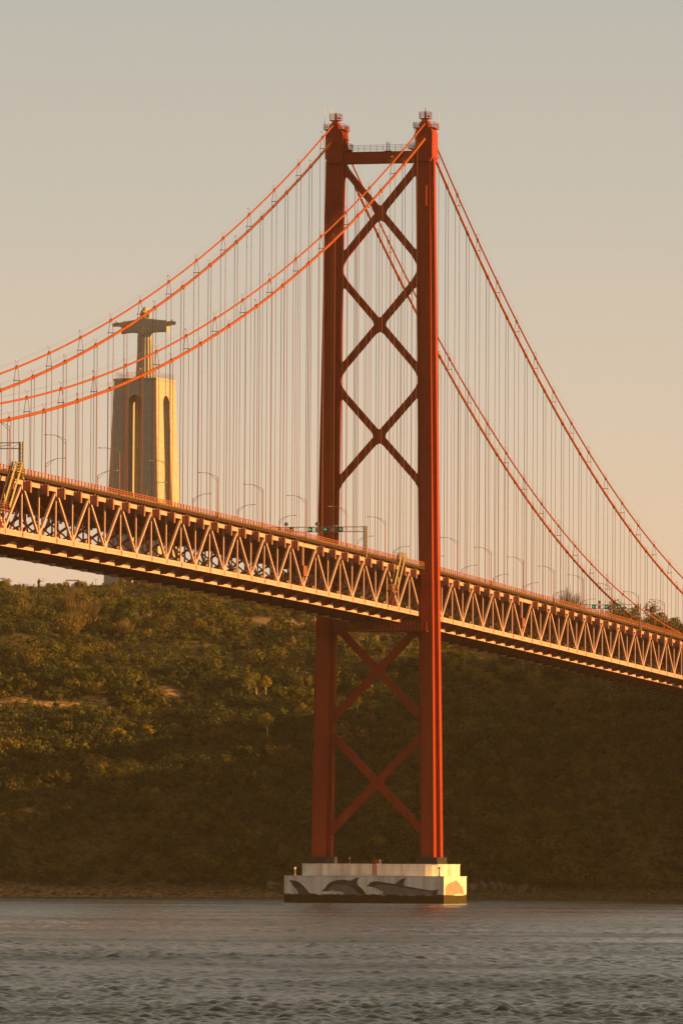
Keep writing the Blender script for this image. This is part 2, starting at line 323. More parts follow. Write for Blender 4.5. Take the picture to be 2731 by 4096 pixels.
def cross_brace(z0, z1, hw, big):
    mb = MB(); uc = -0.9; zc = (z0 + z1) / 2; v0, v1 = vleg(z0) - 1.0, vleg(z1) - 1.0
    vc0, vc1 = vleg(z0), vleg(z1)
    for sg, th in ((1, 1.30), (-1, 1.28)):
        mb.bar(W(uc, -sg * vc0 * 0.93, z0 + (z1 - z0) * 0.035), W(uc, sg * vc1 * 0.93, z1 - (z1 - z0) * 0.035), th, 2 * hw, up=W(0, 0, 1))
    dd = [np.array([vc1, z1 - zc]), np.array([-vc1, z1 - zc]), np.array([-vc0, z0 - zc]), np.array([vc0, z0 - zc])]; dd = [d / np.linalg.norm(d) for d in dd]
    poly = []
    for k in range(4): poly += fillet((0, zc), dd[k], dd[(k + 1) % 4], hw * 0.98, 1.1, 0)
    mb.star(W(uc - 0.66, 0, zc), [W(uc - 0.66, v, z) for v, z in poly], W(1.32, 0, 0))
    # gussets where the bars meet the legs
    for sg in (1, -1):
        for zz, s2 in ((z1, -1), (z0, 1)):
            c = (sg * vleg(zz), zz); d1 = np.array([-sg * (vc0 + vc1) / 2, s2 * (z1 - z0) / 2]); d1 /= np.linalg.norm(d1)
            vi = sg * (vleg(zz) - 2.22); nrm = np.array([d1[1], -d1[0]]); nrm = nrm if nrm[1] * s2 < 0 else -nrm
            for side, ext, run, th in ((1, 4.2 if big else 2.2, None, 0.63), (-1, 1.9, 1.7, 0.62)):
                e = np.array(c) + nrm * side * hw * 0.97; I = e + d1 * ((vi - e[0]) / d1[0]); b0 = I + d1 * ext
                b2 = np.array([vi, zz - s2 * 0.02]) if run is None else np.array([vi, I[1] + s2 * run])
                if run is None and not big: b2 = np.array([vi, I[1] - s2 * 1.6])
                q = [W(uc - th, *(np.array(c) + d1 * (I - np.array(c) @ np.eye(2)).dot(d1)))]
                for k in range(9):
                    t = k / 8; p = (1 - t) ** 2 * b0 + 2 * t * (1 - t) * I + t * t * b2; q.append(W(uc - th, p[0], p[1]))
                q.append(W(uc - th, c[0], b2[1]))
                mb.prism(q, W(2 * th, 0, 0))
    return mb.obj('cross_brace', M['red'], bridge)
for z0, z1 in ((151.65, 178.5), (124.8, 151.65), (98.0, 124.8)): cross_brace(z0, z1, 0.78, True)
cross_brace(41.9, 68.4, 0.85, False); cross_brace(15.0, 41.9, 0.85, False)
# ---- strut under the deck with walkway cage
mb = MB(); mb.ubox(-2.6, 0.8, -11.4, 11.4, 65.0, 67.3); mb.ubox(-2.8, 1.0, -11.4, 11.4, 67.3, 67.45)
for v in (-8.6, 8.6):
    for du in (-0.4, 1.5): mb.bar(W(du - 0.8, v, 67.4), W(du - 0.8, v, 68.35), 0.5, 0.5)
strut = mb.obj('strut_beam', M['inner'], bridge)
mb = MB(); mb.ubox(1.2, 4.6, -15.6, 13.1, 64.5, 64.66)
for v in np.arange(-15.5, 13.2, 0.95): mb.tube([W(4.5, v, 64.6), W(4.5, v, 67.0)], 0.05, 4)
for z in (65.2, 65.8, 66.4, 67.0): mb.tube([W(4.5, -15.5, z), W(4.5, 13.0, z)], 0.045, 4)
for u in (1.4, 2.4, 3.4):
    for v in (-15.5, 13.0): mb.tube([W(u, v, 64.6), W(u, v, 67.0)], 0.05, 4)
mb.obj('walkway_cage', M['red'], strut)

# ---- pier
def rrect(v0, v1, u0, u1, z): return [W(u0, v0, z), W(u0, v1, z), W(u1, v1, z), W(u1, v0, z)]
mb = MB(); mb.ubox(-12.2, 12.24, -19.4, 19.37, -4, 6.3); mb.ubox(-12.3, 12.34, -19.5, 19.47, 6.3, 6.42)
pier = mb.obj('pier', M['pier'], bridge)
mb = MB(); RP, LP = 8.0, 11.1; pl = []
for k in range(17): a = -PI / 2 + PI * k / 16; pl.append((LP + RP * math.cos(a), RP * math.sin(a)))
for k in range(17): a = PI / 2 + PI * k / 16; pl.append((-LP + RP * math.cos(a), RP * math.sin(a)))
for z0, z1, g in ((6.42, 9.1, 0), (9.1, 9.28, 0.08)):
    mb.rings([[W(u * (1 + g / 8) - 3.0, v * (1 + g / 19) + 0.5, z) for v, u in pl] for z in (z0, z1)])
mb.obj('plinth', M['pier'], pier, False)
mb = MB()
for dv in (-0.35, 0.35): mb.tube([W(5.25, 0.9 + dv, 6.5), W(5.25, 0.9 + dv, 10.4)], 0.12, 6)
for z in np.arange(6.8, 10.4, 0.35): mb.tube([W(5.25, 0.55, z), W(5.25, 1.25, z)], 0.04, 4)
mb.obj('ladder', M['red'], pier)
# mural on the north and west faces, a painted skin a few millimetres proud of the concrete
def nv(x, y): return (-19.4 + (x - 70) / 1252 * 38.77, 6.33 * (1 - (y - 400 - (x - 70) * 0.0064) / 210))
def decal(name, pts, mat, d, face='n'):
    mb = MB(); q = []
    for x, y in pts:
        if face == 'n': v, z = nv(x, y); q.append(W(12.24 + d, v, z))
        else: q.append(W(12.24 - (x - 1324) / 174 * 24.44, 19.37 + d, 6.33 * (1 - (y - 408) / 210)))
    mb.prism(q, W(-0.004, 0, 0) if face == 'n' else W(0, -0.004, 0)); return mb.obj(name, mat, pier)
tag(decal('dolphin_mural', [(106, 432), (130, 436), (160, 440), (190, 452), (220, 478), (250, 512), (282, 548), (182, 548), (178, 525), (165, 505), (140, 480), (125, 455)], M['mural_dark'], 0.010), 'diving dolphin painted at the left end of the pier')
decal('painted_belly', [(110, 438), (130, 474), (150, 499), (166, 520), (180, 545), (165, 545), (150, 520), (152, 545), (138, 545), (135, 505), (122, 468)], M['mural_light'], 0.014)
tag(decal('dolphin_mural', [(365, 520), (390, 500), (410, 470), (440, 448), (480, 436), (540, 431), (588, 440), (605, 434), (630, 420), (667, 415), (650, 430), (642, 450), (650, 475), (680, 500), (705, 530), (714, 549), (540, 549), (505, 528), (440, 517), (395, 524)], M['mural_dark'], 0.010), 'arching dolphin painted in the middle of the pier')
decal('painted_belly', [(400, 524), (440, 516), (500, 522), (548, 532), (540, 541), (480, 535), (430, 530)], M['mural_light'], 0.014)
tag(decal('dolphin_mural', [(713, 482), (735, 471), (745, 454), (780, 444), (830, 447), (890, 458), (940, 465), (960, 450), (985, 430), (1027, 417), (1015, 440), (1005, 465), (1015, 482), (1080, 492), (1150, 505), (1230, 517), (1282, 507), (1275, 525), (1270, 549), (850, 549), (830, 522), (800, 500), (760, 488)], M['mural_dark'], 0.010), 'long swimming dolphin painted at the right of the pier')
decal('painted_belly', [(745, 489), (800, 501), (855, 527), (842, 537), (800, 520)], M['mural_light'], 0.014)
tag(decal('dolphin_mural', [(1334, 552), (1335, 490), (1360, 462), (1400, 446), (1420, 434), (1428, 448), (1445, 460), (1452, 476), (1465, 488), (1478, 530), (1482, 552)], M['mural_tan'], 0.010, 'w'), 'tan dolphin head painted on the sunlit side of the pier')
decal('painted_belly', [(1400, 549), (1440, 541), (1478, 546), (1478, 556), (1400, 556)], M['mural_light'], 0.014, 'w')
M['mural_mid'] = noise_mat('grey_mural_paint', (0.16, 0.145, 0.125), (0.24, 0.215, 0.185), 0.5, 0.8, 6, 0.1)
decal('painted_flank', [(405, 512), (445, 482), (500, 468), (560, 474), (610, 496), (650, 530), (655, 547), (560, 547), (510, 526), (450, 514)], M['mural_mid'], 0.012)
decal('painted_flank', [(775, 482), (830, 470), (900, 478), (980, 492), (1080, 506), (1180, 520), (1235, 530), (1230, 547), (870, 547), (840, 520), (805, 496)], M['mural_mid'], 0.012)
# ---- stiffening trusses
bmv = MB(); bmv.box((-0.5, -0.5, 0), (0.5, 0.5, 1)); unit = bmv.mesh('truss_member', M['truss'])
unit_in = bmv.mesh('far_member', M['inner'])
mbk = MB(); mbk.box((0.0, -0.42, 8.30), (1.72, 0.42, 10.05)); mbk.box((1.45, -0.5, 7.95), (1.78, 0.5, 8.25)); mbk.box((1.72, -0.47, 8.25), (1.80, 0.47, 10.12)); mbk.box((0.9, -0.3, 10.0), (1.2, 0.3, 10.3))
brk = mbk.mesh('bracket', M['bracket'])
def member(name, p, q, w, h, parent, me):      # unit box stretched from p to q; h along the bridge, w across
    p, q = Vector(p), Vector(q); d = q - p; L = d.length; d.normalize()
    x = Vector((1, 0, 0)); y = d.cross(x).normalized()
    o = link(name, me, parent)
    m = Matrix(((x.x * w, y.x * h, d.x * L, p.x), (x.y * w, y.y * h, d.y * L, p.y), (x.z * w, y.z * h, d.z * L, p.z), (0, 0, 0, 1)))
    o.matrix_local = m; return o
for sgn in (1, -1):
    mb = MB(); a = sgn * VT
    along(mb, rect(a - 0.30, a + 0.30, 0.08, 0.55)); along(mb, rect(a - 0.34, a + 0.26, -0.02, 0.06)); along(mb, rect(a - 0.30, a + 0.30, -0.55, -0.04))
    along(mb, rect(a - 0.32, a + 0.32, 9.38, 10.44))
    for n2 in range(2 * NA, 2 * NB + 1):       # gussets at the nodes
        u = (15 - n2 / 2) * P
        if n2 % 2 == 0:
            for e in (0.33,): mb.rings([[W(u + du, a + s * e, dz(u) + d) for du, d in ((-1.0, -0.6), (1.0, -0.6), (0.8, 0.9), (0.35, 1.75), (-0.35, 1.75), (-0.8, 0.9))] for s in (-1, 1)])
        else:
            mb.rings([[W(u + du, a + s * 0.335, dz(u) + d) for du, d in ((-1.1, 10.3), (1.1, 10.3), (1.0, 9.0), (0.3, 8.3), (-0.3, 8.3), (-1.0, 9.0))] for s in (-1, 1)])
    truss = mb.obj('side_truss', M['truss'], bridge)
    mj = MB(); mj.hexa([(sgn * x, y, z) for x, y, z in ((-.1, -.28, -.45), (.4, -.28, -.45), (.4, .28, -.45), (-.1, .28, -.45), (-.1, -.28, .5), (.4, -.28, .5), (.4, .28, .5), (-.1, .28, .5))]); spl = mj.mesh('splice_plate', M['bracket'])
    for n2 in range(2 * NA, 2 * NB + 1): link('splice_plate', spl, truss, W((15 - n2 / 2) * P, a, dz((15 - n2 / 2) * P)))
    for n2 in range(2 * NA, 2 * NB + 1):
        u = (15 - n2 / 2) * P; z = dz(u)
        member('vertical', W(u, a, z + 0.5), W(u, a, z + 9.4), 0.28, 0.50, truss, unit)
        if n2 % 2 == 0:
            for s in (-1, 1):
                u2 = u + s * P / 2
                if UA - 1 < u2 < UB + 1: member('diagonal', W(u + s * 0.3, a, z + 0.6), W(u2 - s * 0.45, a, dz(u2) + 9.3), 0.42, 0.55, truss, unit)
        if n2 not in (20, 40):
            o = link('bracket', brk, truss, W(u - 0.3, a, z)); o.rotation_euler[2] = 0 if sgn > 0 else PI
        elif sgn > 0:
            mc = MB(); mc.box((-0.9, -1.6, 3.0), (0.9, 1.6, 5.2)); mc.box((-1.05, -1.7, 2.85), (1.05, 1.7, 3.0))
            mc.tube([(0.3, -1.0, 5.2), (0.3, -1.0, 10.2)], 0.05, 4); mc.tube([(0.3, 1.0, 5.2), (0.3, 1.0, 10.2)], 0.05, 4)
            o = mc.obj('hanging_cabin', M['inner'], truss); o.location = W(u, a - 0.3, z)
# ---- road deck
mb = MB()
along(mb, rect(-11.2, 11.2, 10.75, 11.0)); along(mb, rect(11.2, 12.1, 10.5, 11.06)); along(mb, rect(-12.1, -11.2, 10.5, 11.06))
road = mb.obj('road_deck', [M['deck_shade']], bridge)
mb = MB(); along(mb, rect(-10.6, 10.6, 11.004, 11.03)); mb.obj('road_surface', M['deck'], road)
mb = MB()
for v in np.linspace(-9, 9, 7): along(mb, rect(v - 0.15, v + 0.15, 9.9, 10.75))
mb.obj('stringers', M['inner'], road)
# transverse frames
mf = MB(); mf.box((-10.1, -0.25, 7.9), (10.1, 0.25, 9.9))
for s in (1, -1):
    mf.bar((s * 10.0, 0, 4.6), (s * 5.2, 0, 7.95), 0.4, 0.45); mf.bar((s * 10.1, 0, 1.6), (s * 7.6, 0, 0.4), 0.3, 0.3)
    mf.bar((s * 10.0, 0.0, 0.6), (s * 5.8, 0, 4.2), 0.25, 0.3); mf.bar((s * 5.8, 0.0, 4.2), (s * 5.8, 0, 7.9), 0.22, 0.25)
fr = mf.mesh('sway_frame', M['inner'])
mg = MB(); mg.prism([(x, -0.25, z) for x, z in ((-10.05, 0.05), (-10.05, -0.72), (-7.3, -1.95), (7.3, -1.95), (10.05, -0.72), (10.05, 0.05))], (0, 0.5, 0))
for s in (1, -1):
    mg.rings([[(s * x, y, z) for x, z in ((10.05, -0.5), (10.05, 0.0), (7.5, 0.9), (7.5, 0.05))] for y in (-0.12, 0.12)])
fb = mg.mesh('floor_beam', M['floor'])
mb = MB()
for s in (1, -1):
    along(mb, rect(s * 6.1 - 0.14, s * 6.1 + 0.14, -2.02, -0.9)); along(mb, rect(s * 2.2 - 0.15, s * 2.2 + 0.15, -0.9, 0.3))
    along(mb, rect(s * 3.9 - 1.6, s * 3.9 + 1.6, 0.3, 0.62))
rd = mb.obj('rail_deck', M['truss'], bridge)
mb = MB()
for s in (1, -1):
    for g in (-0.84, 0.84): along(mb, rect(s * 3.9 + g - 0.05, s * 3.9 + g + 0.05, 0.62, 0.78))
mb.obj('railway_tracks', M['inner'], rd)
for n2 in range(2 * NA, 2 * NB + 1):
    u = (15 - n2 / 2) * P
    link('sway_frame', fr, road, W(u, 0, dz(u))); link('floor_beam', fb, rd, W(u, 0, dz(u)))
mp_ = MB(); mp_.box((-0.08, -1.5, 0.3), (0.08, 1.5, 1.75)); mp_.box((-0.2, -1.7, 1.75), (0.2, 1.7, 1.87))
for k in (-1, 0, 1): mp_.box((-0.12, k * 1.3 - 0.08, 0.3), (0.16, k * 1.3 + 0.08, 1.75))
par = mp_.mesh('parapet_panel', M['olive'])
for k in range(73):
    u = (15 - NB) * P + 5.2 + k * P / 2 if True else 0
    link('parapet_panel', par, rd, W(u, 8.3, dz(u)))
# railings
for s in (1, -1):
    mb = MB(); a = s * 11.95
    for d in (11.45, 11.82, 12.2): along(mb, rect(a - 0.05, a + 0.05, d - 0.05, d + 0.05))
    u = UA + 1
    while u < UB:
        z = dz(u); mb.ubox(u - 0.11, u + 0.11, a - 0.08, a + 0.1, z + 10.45, z + 12.25); u += P / 10
    mb.obj('railing', M['rail'], road)
    mb = MB(); along(mb, rect(s * 10.9 - 0.1, s * 10.9 + 0.1, 11.35, 11.65)); along(mb, rect(s * 10.9 - 0.14, s * 10.9 + 0.14, 11.03, 11.12))
    mb.obj('crash_barrier', M['olive'], road)
# ---- main cables, hangers, hand ropes
for sgn in (1, -1):
    for k, rad, off in (('L', 0.30, 0.0), ('U', 0.20, 0.5)):
        a = sgn * VC; us = [(-480 + i * 5.0) for i in range(183)]
        mb = MB(); mb.tube([W(u, a, cab(u, k)) for u in us], rad, 10)
        cb = mb.obj('main_cable', M['cable'], bridge, True)
        tag(cb, '%s of the pair of cables on the %s side of the bridge' % ('thicker lower one' if k == 'L' else 'thinner upper one', 'near sunlit' if sgn > 0 else 'far'))
        mb = MB()
        for e in (-0.38, 0.38): mb.tube([W(u, a + e, cab(u, k) + 1.25) for u in us[::2]], 0.015, 4)
        mb.obj('hand_rope', M['rope'], cb)
        n = NA + off
        while n < 35.6:
            u = (15 - n) * P; n += 1
            if abs(u) < 4: continue
            zc = cab(u, k); zb = dz(u) + 9.9
            sl = (cab(u + 1, k) - cab(u - 1, k)) / 2
            mb = MB()
            if zc - zb > 1.2:
                e = 0.36 if k == 'L' else 0.55
                for s in (-1, 1):
                    if k == 'L': mb.tube([W(u, a + s * 0.33, zc), W(u, a + s * e, zb)], 0.062, 6)
                    else: mb.tube([W(u, a + s * 0.2, zc), W(u, a + s * e, max(zb, zc - 2.6)), W(u, a + s * e, zb)], 0.055, 6)
                if k == 'U' and zc - zb > 4: mb.bar(W(u, a - 0.7, zc - 2.6), W(u, a + 0.7, zc - 2.6), 0.14, 0.14)
            mb.cur = 1
            mb.tube([W(u - 0.75, a, zc - 0.75 * sl), W(u + 0.75, a, zc + 0.75 * sl)], rad + 0.09, 8); mb.ubox(u - 0.2, u + 0.2, a - 0.2, a + 0.2, zc + rad, zc + rad + 0.2)
            for s in (-1, 1): mb.tube([W(u + s * 0.6, a + s * 0.3, zc), W(u + s * 0.6, a + s * 0.38, zc + 1.4)], 0.03, 4)
            mb.cur = 2; mb.sphere(W(u - 0.6, a - 0.38, zc + 1.5), 0.15, 6, 4)
            mb.obj('suspender', [M['rope'], M['cable'], M['white'] if int(n) % 3 else M['inner']], cb)

# ------------------------------------------------------------------ street lamps on the deck
def make_lamp():
    t = empty('street_lamp', (0, 0, 0))
    mb = MB(); mb.tube([(0, 0, -0.4), (0, 0, 1.5), (0, 0, 8.6)], [0.13, 0.11, 0.085], 8); mb.box((-0.14, -0.14, -0.5), (0.14, 0.14, 1.2)); mb.obj('pole', M['rail'], t)
    mb = MB(); mb.tube([(0, 0, 8.5), (-1.0, 0, 9.1), (-2.0, 0, 9.45), (-2.8, 0, 9.6), (-3.6, 0, 9.62)], 0.055, 6); mb.tube([(0, 0, 7.7), (-0.8, 0, 8.5), (-1.7, 0, 9.25), (-2.0, 0, 9.43)], 0.04, 6); mb.obj('arm', M['grey'], t)
    mb = MB(); mb.rings([[(x, y * w, 9.6 + z) for y, z in ((-1, -0.06), (1, -0.06), (0.7, 0.1), (-0.7, 0.1))] for x, w in ((-3.5, 0.08), (-3.7, 0.16), (-4.2, 0.14), (-4.4, 0.05))]); mb.obj('lamp_head', M['white'], t)
    return t
proto = make_lamp(); first = True
ordn = ['first', 'second', 'third', 'fourth', 'fifth', 'sixth', 'seventh', 'eighth', 'ninth', 'tenth', 'eleventh', 'twelfth']
for v, rz, side in ((11.75, 0, 'near'), (-11.75, PI, 'far')):
    kk = range(0, 18) if side == 'near' else range(1, 18)
    left = 0; seq = []
    for i in kk:
        n = 1.6 - 1.655 + 1.655 * i if side == 'near' else 4.45 - 3.31 + 1.675 * i
        if n > 31 or abs(15 - n) * P < 5: continue
        seq.append(n)
    L = [n for n in seq if n < 14.95]; Rr = [n for n in seq if n >= 14.95]
    for n in seq:
        u = (15 - n) * P; loc = W(u, v, dz(u) + 11.0)
        t = proto if first else dup(proto, loc, rz)
        t.location = loc; t.rotation_euler[2] = rz; first = False
        if n in L: lab = 'street lamp, %s to the left of the tower, on the %s deck edge' % (ordn[len(L) - 1 - L.index(n)], side)
        else: lab = 'street lamp, %s to the right of the tower, on the %s deck edge' % (ordn[Rr.index(n)], side)
        tag(t, lab, 'street lamp', 'street lamps along the bridge deck')

# ------------------------------------------------------------------ lane signal gantries over the road
def gantry(n, label, rootname='signal_gantry'):
    u = (15 - n) * P; t = tag(empty(rootname, W(u, 0, dz(u) + 11.0)), label, 'gantry', 'lane signal gantries over the bridge road')
    for s in (1, -1):
        mb = MB(); x = s * 11.95
        for dx in (-0.3, 0.3):
            for dy in (-0.25, 0.25): mb.bar((x + dx, dy, -0.8), (x + dx, dy, 6.2), 0.2, 0.2)
        for k in range(9): mb.bar((x - 0.3, -0.25, -0.7 + k * 0.75), (x + 0.3, -0.25, -0.35 + k * 0.75), 0.06, 0.06); mb.bar((x + 0.3, -0.25, -0.35 + k * 0.75), (x + 0.3, 0.25, 0.0 + k * 0.75), 0.06, 0.06)
        mb.box((x - 0.5, -0.5, -0.9), (x + 0.5, 0.5, -0.7)); mb.obj('post', M['yellow'], t)
    mb = MB()
    for z in (4.9, 6.0):
        for dy in (-0.25, 0.25): mb.bar((-11.7, dy, z), (11.7, dy, z), 0.14, 0.14)
    for k in range(13):
        x = -11.7 + k * 1.95; mb.bar((x, -0.25, 4.9), (x, -0.25, 6.0), 0.07, 0.07)
        if k < 12: mb.bar((x, 0.25, 4.9), (x + 1.95, 0.25, 6.0), 0.05, 0.05)
    mb.obj('beam', M['grey'], t)
    for x, lit in ((-8.2, 0), (-5.4, 0), (-0.9, 1), (2.7, 1), (6.3, 1)):
        mb = MB(); mb.box((x - 0.48, -0.62, 4.95), (x + 0.48, -0.3, 5.95)); bx = mb.obj('lane_signal', M['dark'], t)
        mb = MB()
        if lit:
            q = [(x - 0.08, 5.8), (x + 0.08, 5.8), (x + 0.08, 5.4), (x + 0.24, 5.56), (x + 0.3, 5.42), (x, 5.12), (x - 0.3, 5.42), (x - 0.24, 5.56), (x - 0.08, 5.4)]
            mb.star((x, -0.63, 5.3), [(a, -0.63, b) for a, b in q], (0, 0.008, 0)); mb.obj('green_arrow', M['green'], bx)
        else:
            for d in (-1, 1): mb.bar((x - 0.28 * d, -0.625, 5.15), (x + 0.28 * d, -0.625, 5.75), 0.012 + 0.004 * d, 0.09)
            mb.obj('unlit_cross', M['grey'], bx)
    for x, z in ((-6.6, 6.7), (-6.6, 5.4), (0.7, 6.7), (0.7, 5.4), (4.5, 5.4)):
        mb = MB(); mb.rings([[(x + 0.46 * math.cos(a), y, z + 0.46 * math.sin(a)) for a in np.linspace(0, 2 * PI, 20, endpoint=False)] for y in (-0.5, -0.38)])
        if z > 6: mb.bar((x, -0.35, 6.0), (x, -0.35, 6.8), 0.08, 0.08)
        mb.obj('round_sign', M['grey'], t)
    return t
gantry(12.28, 'yellow posted lane signal gantry with green arrows just left of the tower')
gantry(26.44, 'lane signal gantry with green arrows over the far right end of the deck')
gantry(0.26, 'lane signal gantry cut off by the left edge of the photo')

# ------------------------------------------------------------------ hanging inspection stairs on the near truss
def inspection(n, label):
    u = (15 - n) * P; t = tag(empty('inspection_stair', W(u, 12.6, dz(u))), label, 'inspection stair', 'inspection stairs hung on the truss')
    for y0 in (-1.6, 2.3):
        mb = MB()
        a, b = (0, y0 - 0.6, 12.9), (0, y0 + 7.5, 4.3)
        for w in (-0.35, 0.35): mb.bar((w, a[1], a[2]), (w, b[1], b[2]), 0.12, 0.75)
        for k in range(16):
            f = k / 15; y = a[1] + (b[1] - a[1]) * f; z = a[2] + (b[2] - a[2]) * f; mb.bar((-0.35, y, z), (0.35, y, z), 0.08, 0.08)
        mb.obj('stair_flight', M['yellow'], t)
    mb = MB()
    for w in (-0.6, 0.6):
        for y in (-2.2, 2.2): mb.bar((w, y, 10.5), (w, y, 12.9), 0.1, 0.1)
        for z in (11.7, 12.3, 12.9): mb.bar((w, -2.2, z), (w, 2.2, z), 0.07, 0.07)
    mb.box((-0.7, -2.3, 11.1), (0.7, 2.3, 11.2)); mb.obj('upper_landing', M['yellow'], t)
    mb = MB(); mb.box((-0.7, 7.2, 3.4), (0.7, 13.0, 3.6))
    for w in (-0.65, 0.65):
        for y in np.arange(7.3, 13.1, 0.95): mb.bar((w, y, 3.5), (w, y, 5.0), 0.07, 0.07)
        for z in (4.2, 4.6, 5.0): mb.bar((w, 7.3, z), (w, 13.0, z), 0.06, 0.06)
    mb.obj('work_platform', M['inner'], t)
    mb = MB()
    for w in (-0.5, 0.5): mb.bar((w, 7.8, 4.2), (w, 12.6, -0.2), 0.14, 0.14); mb.bar((w, 12.4, 3.5), (w, 12.4, -0.3), 0.1, 0.1)
    for k in range(8): f = k / 7; mb.bar((-0.5, 7.8 + 4.8 * f, 4.2 - 4.4 * f), (0.5, 7.8 + 4.8 * f, 4.2 - 4.4 * f), 0.08, 0.08)
    mb.obj('lower_ladder', M['rail'], t)
    for c in t.children: c.location = (0, 0, 0)
    t.rotation_euler[2] = PI                  # flights descend towards the camera shore
    return t
inspection(13.78, 'yellow inspection stair hanging on the truss beside the tower')
inspection(0.05, 'yellow inspection stair hanging on the truss at the left edge of the photo')

# ------------------------------------------------------------------ small posts on the pier
def marker(name, u, v, z, h, mat, label, cat='marker post', r=0.12, head=True):
    t = tag(empty(name, W(u, v, z)), label, cat)
    mb = MB(); mb.tube([(0, 0, 0), (0, 0, 0.15), (0, 0, 0.15), (0, 0, h)], [r * 2.2, r * 2.2, r, r * 0.8], 8); mb.obj('post', M[mat], t)
    mb = MB(); mb.tube([(0, 0, h - 0.05), (0, 0, h + 0.15), (0, 0, h + 0.4), (0, 0, h + 0.5)], [r * 1.3, r * 1.9, r * 1.7, r * 0.4], 8); mb.obj('lantern', M['white' if head else mat], t)
    return t
marker('marker_post', 9, -17.6, 6.42, 1.5, 'yellow', 'small yellow marker post on the left corner of the pier', r=0.14)
marker('marker_post', 9, 17.5, 6.42, 1.7, 'blue', 'slim blue-green marker post in front of the sunlit end of the plinth', r=0.16, head=False)
marker('marker_post', -9, 17.6, 6.42, 1.3, 'white', 'stubby white marker post on the right corner of the pier', r=0.3)
marker('marker_post', 3.5, -5.6, 9.28, 1.1, 'yellow', 'thin pole with a square head on the plinth beside the left leg', r=0.08)
marker('marker_post', 3.0, 1.7, 9.28, 0.5, 'white', 'squat white lantern on the plinth next to the red ladder', r=0.2)

# ------------------------------------------------------------------ terrain
def smooth_noise(x, y, sc, seed):
    r = np.random.default_rng(seed); g = r.random((64, 64))
    fx, fy = x / sc, y / sc; ix, iy = np.floor(fx).astype(int), np.floor(fy).astype(int); tx, ty = fx - ix, fy - iy
    tx = tx * tx * (3 - 2 * tx); ty = ty * ty * (3 - 2 * ty)
    a = g[ix % 64, iy % 64]; b = g[(ix + 1) % 64, iy % 64]; c = g[ix % 64, (iy + 1) % 64]; d = g[(ix + 1) % 64, (iy + 1) % 64]
    return (a * (1 - tx) + b * tx) * (1 - ty) + (c * (1 - tx) + d * tx) * ty - 0.5
def sstep(x): x = np.clip(x, 0, 1); return x * x * (3 - 2 * x)
def shore(s): return 1852 + 0.19 * (np.asarray(s, float) + 97) - 150 * sstep((np.asarray(s, float) - 185) / 120) + 9 * smooth_noise(np.asarray(s, float), np.asarray(s, float) * 0 + 3.3, 40, 11) + 2.5 * smooth_noise(np.asarray(s, float), np.asarray(s, float) * 0 + 9.3, 9, 12)  # unseen headland on the right is pushed out to shade the lower slope
PT = [-80, 0, 6, 14, 24, 45, 90, 150, 230, 330, 430, 520, 600, 640, 760, 1000, 1600]
PZ = [-8, -0.5, 1.0, 2.5, 5.5, 20, 43, 63, 81.5, 94.0, 101.5, 107.8, 114.0, 115.4, 115, 107, 60]
def H(s, D):
    s = np.asarray(s, float); D = np.asarray(D, float)
    t = D - shore(s); z = np.interp(t, PT, PZ)
    amp = np.clip(t / 60, 0, 1) * np.clip((620 - t) / 120, 0.12, 1)
    z = z + amp * (9 * smooth_noise(s, D, 60, 1) + 5 * smooth_noise(s, D, 27, 2) + 2 * smooth_noise(s, D, 11, 3))
    # western spur (unseen, outside the frame on the right), its crest shaped to throw the evening shadow over the lower slope
    k = np.clip((s - 150) / 170, 0, 1); k = k * k * (3 - 2 * k)
    k2 = np.clip((t + 14) / 26, 0, 1); crest = np.interp(D, [1790, 1830, 1880, 1940, 1962, 1985, 2018, 2050, 2100, 2190], [88, 103, 104, 116, 119, 131, 131, 124, 117, 111]) + 6 * smooth_noise(s * 0 + 4.0, D, 55, 8) + 4 * smooth_noise(s * 0 + 9.0, D, 17, 9)
    z = z + k * k2 * (crest - np.minimum(z, crest)) * np.clip((700 - t) / 300, 0, 1) * np.clip((900 - s) / 300, 0, 1)
    z = z + 11 * np.exp(-((s - 12) / 42.0) ** 2) * np.clip((t - 430) / 130, 0, 1)
    # ridge drops a little towards the right
    z = z - np.clip((s - 40) / 60, 0, 1) * np.clip((t - 250) / 200, 0, 1) * 18 * (1 - k)
    return z
def hit(x, y, D0=1850, D1=2540):
    d = ray(x, y); Ds = np.arange(D0, D1, 1.0); pts = CAM[None] + Ds[:, None] * d[None]
    ss = (pts - CAM) @ R_H; g = H(ss, Ds); i = np.nonzero(pts[:, 2] < g)[0]
    if len(i) == 0: i = [int(np.argmin(pts[:, 2] - g))]
    return float(ss[i[0]]), float(Ds[i[0]]), float(g[i[0]])
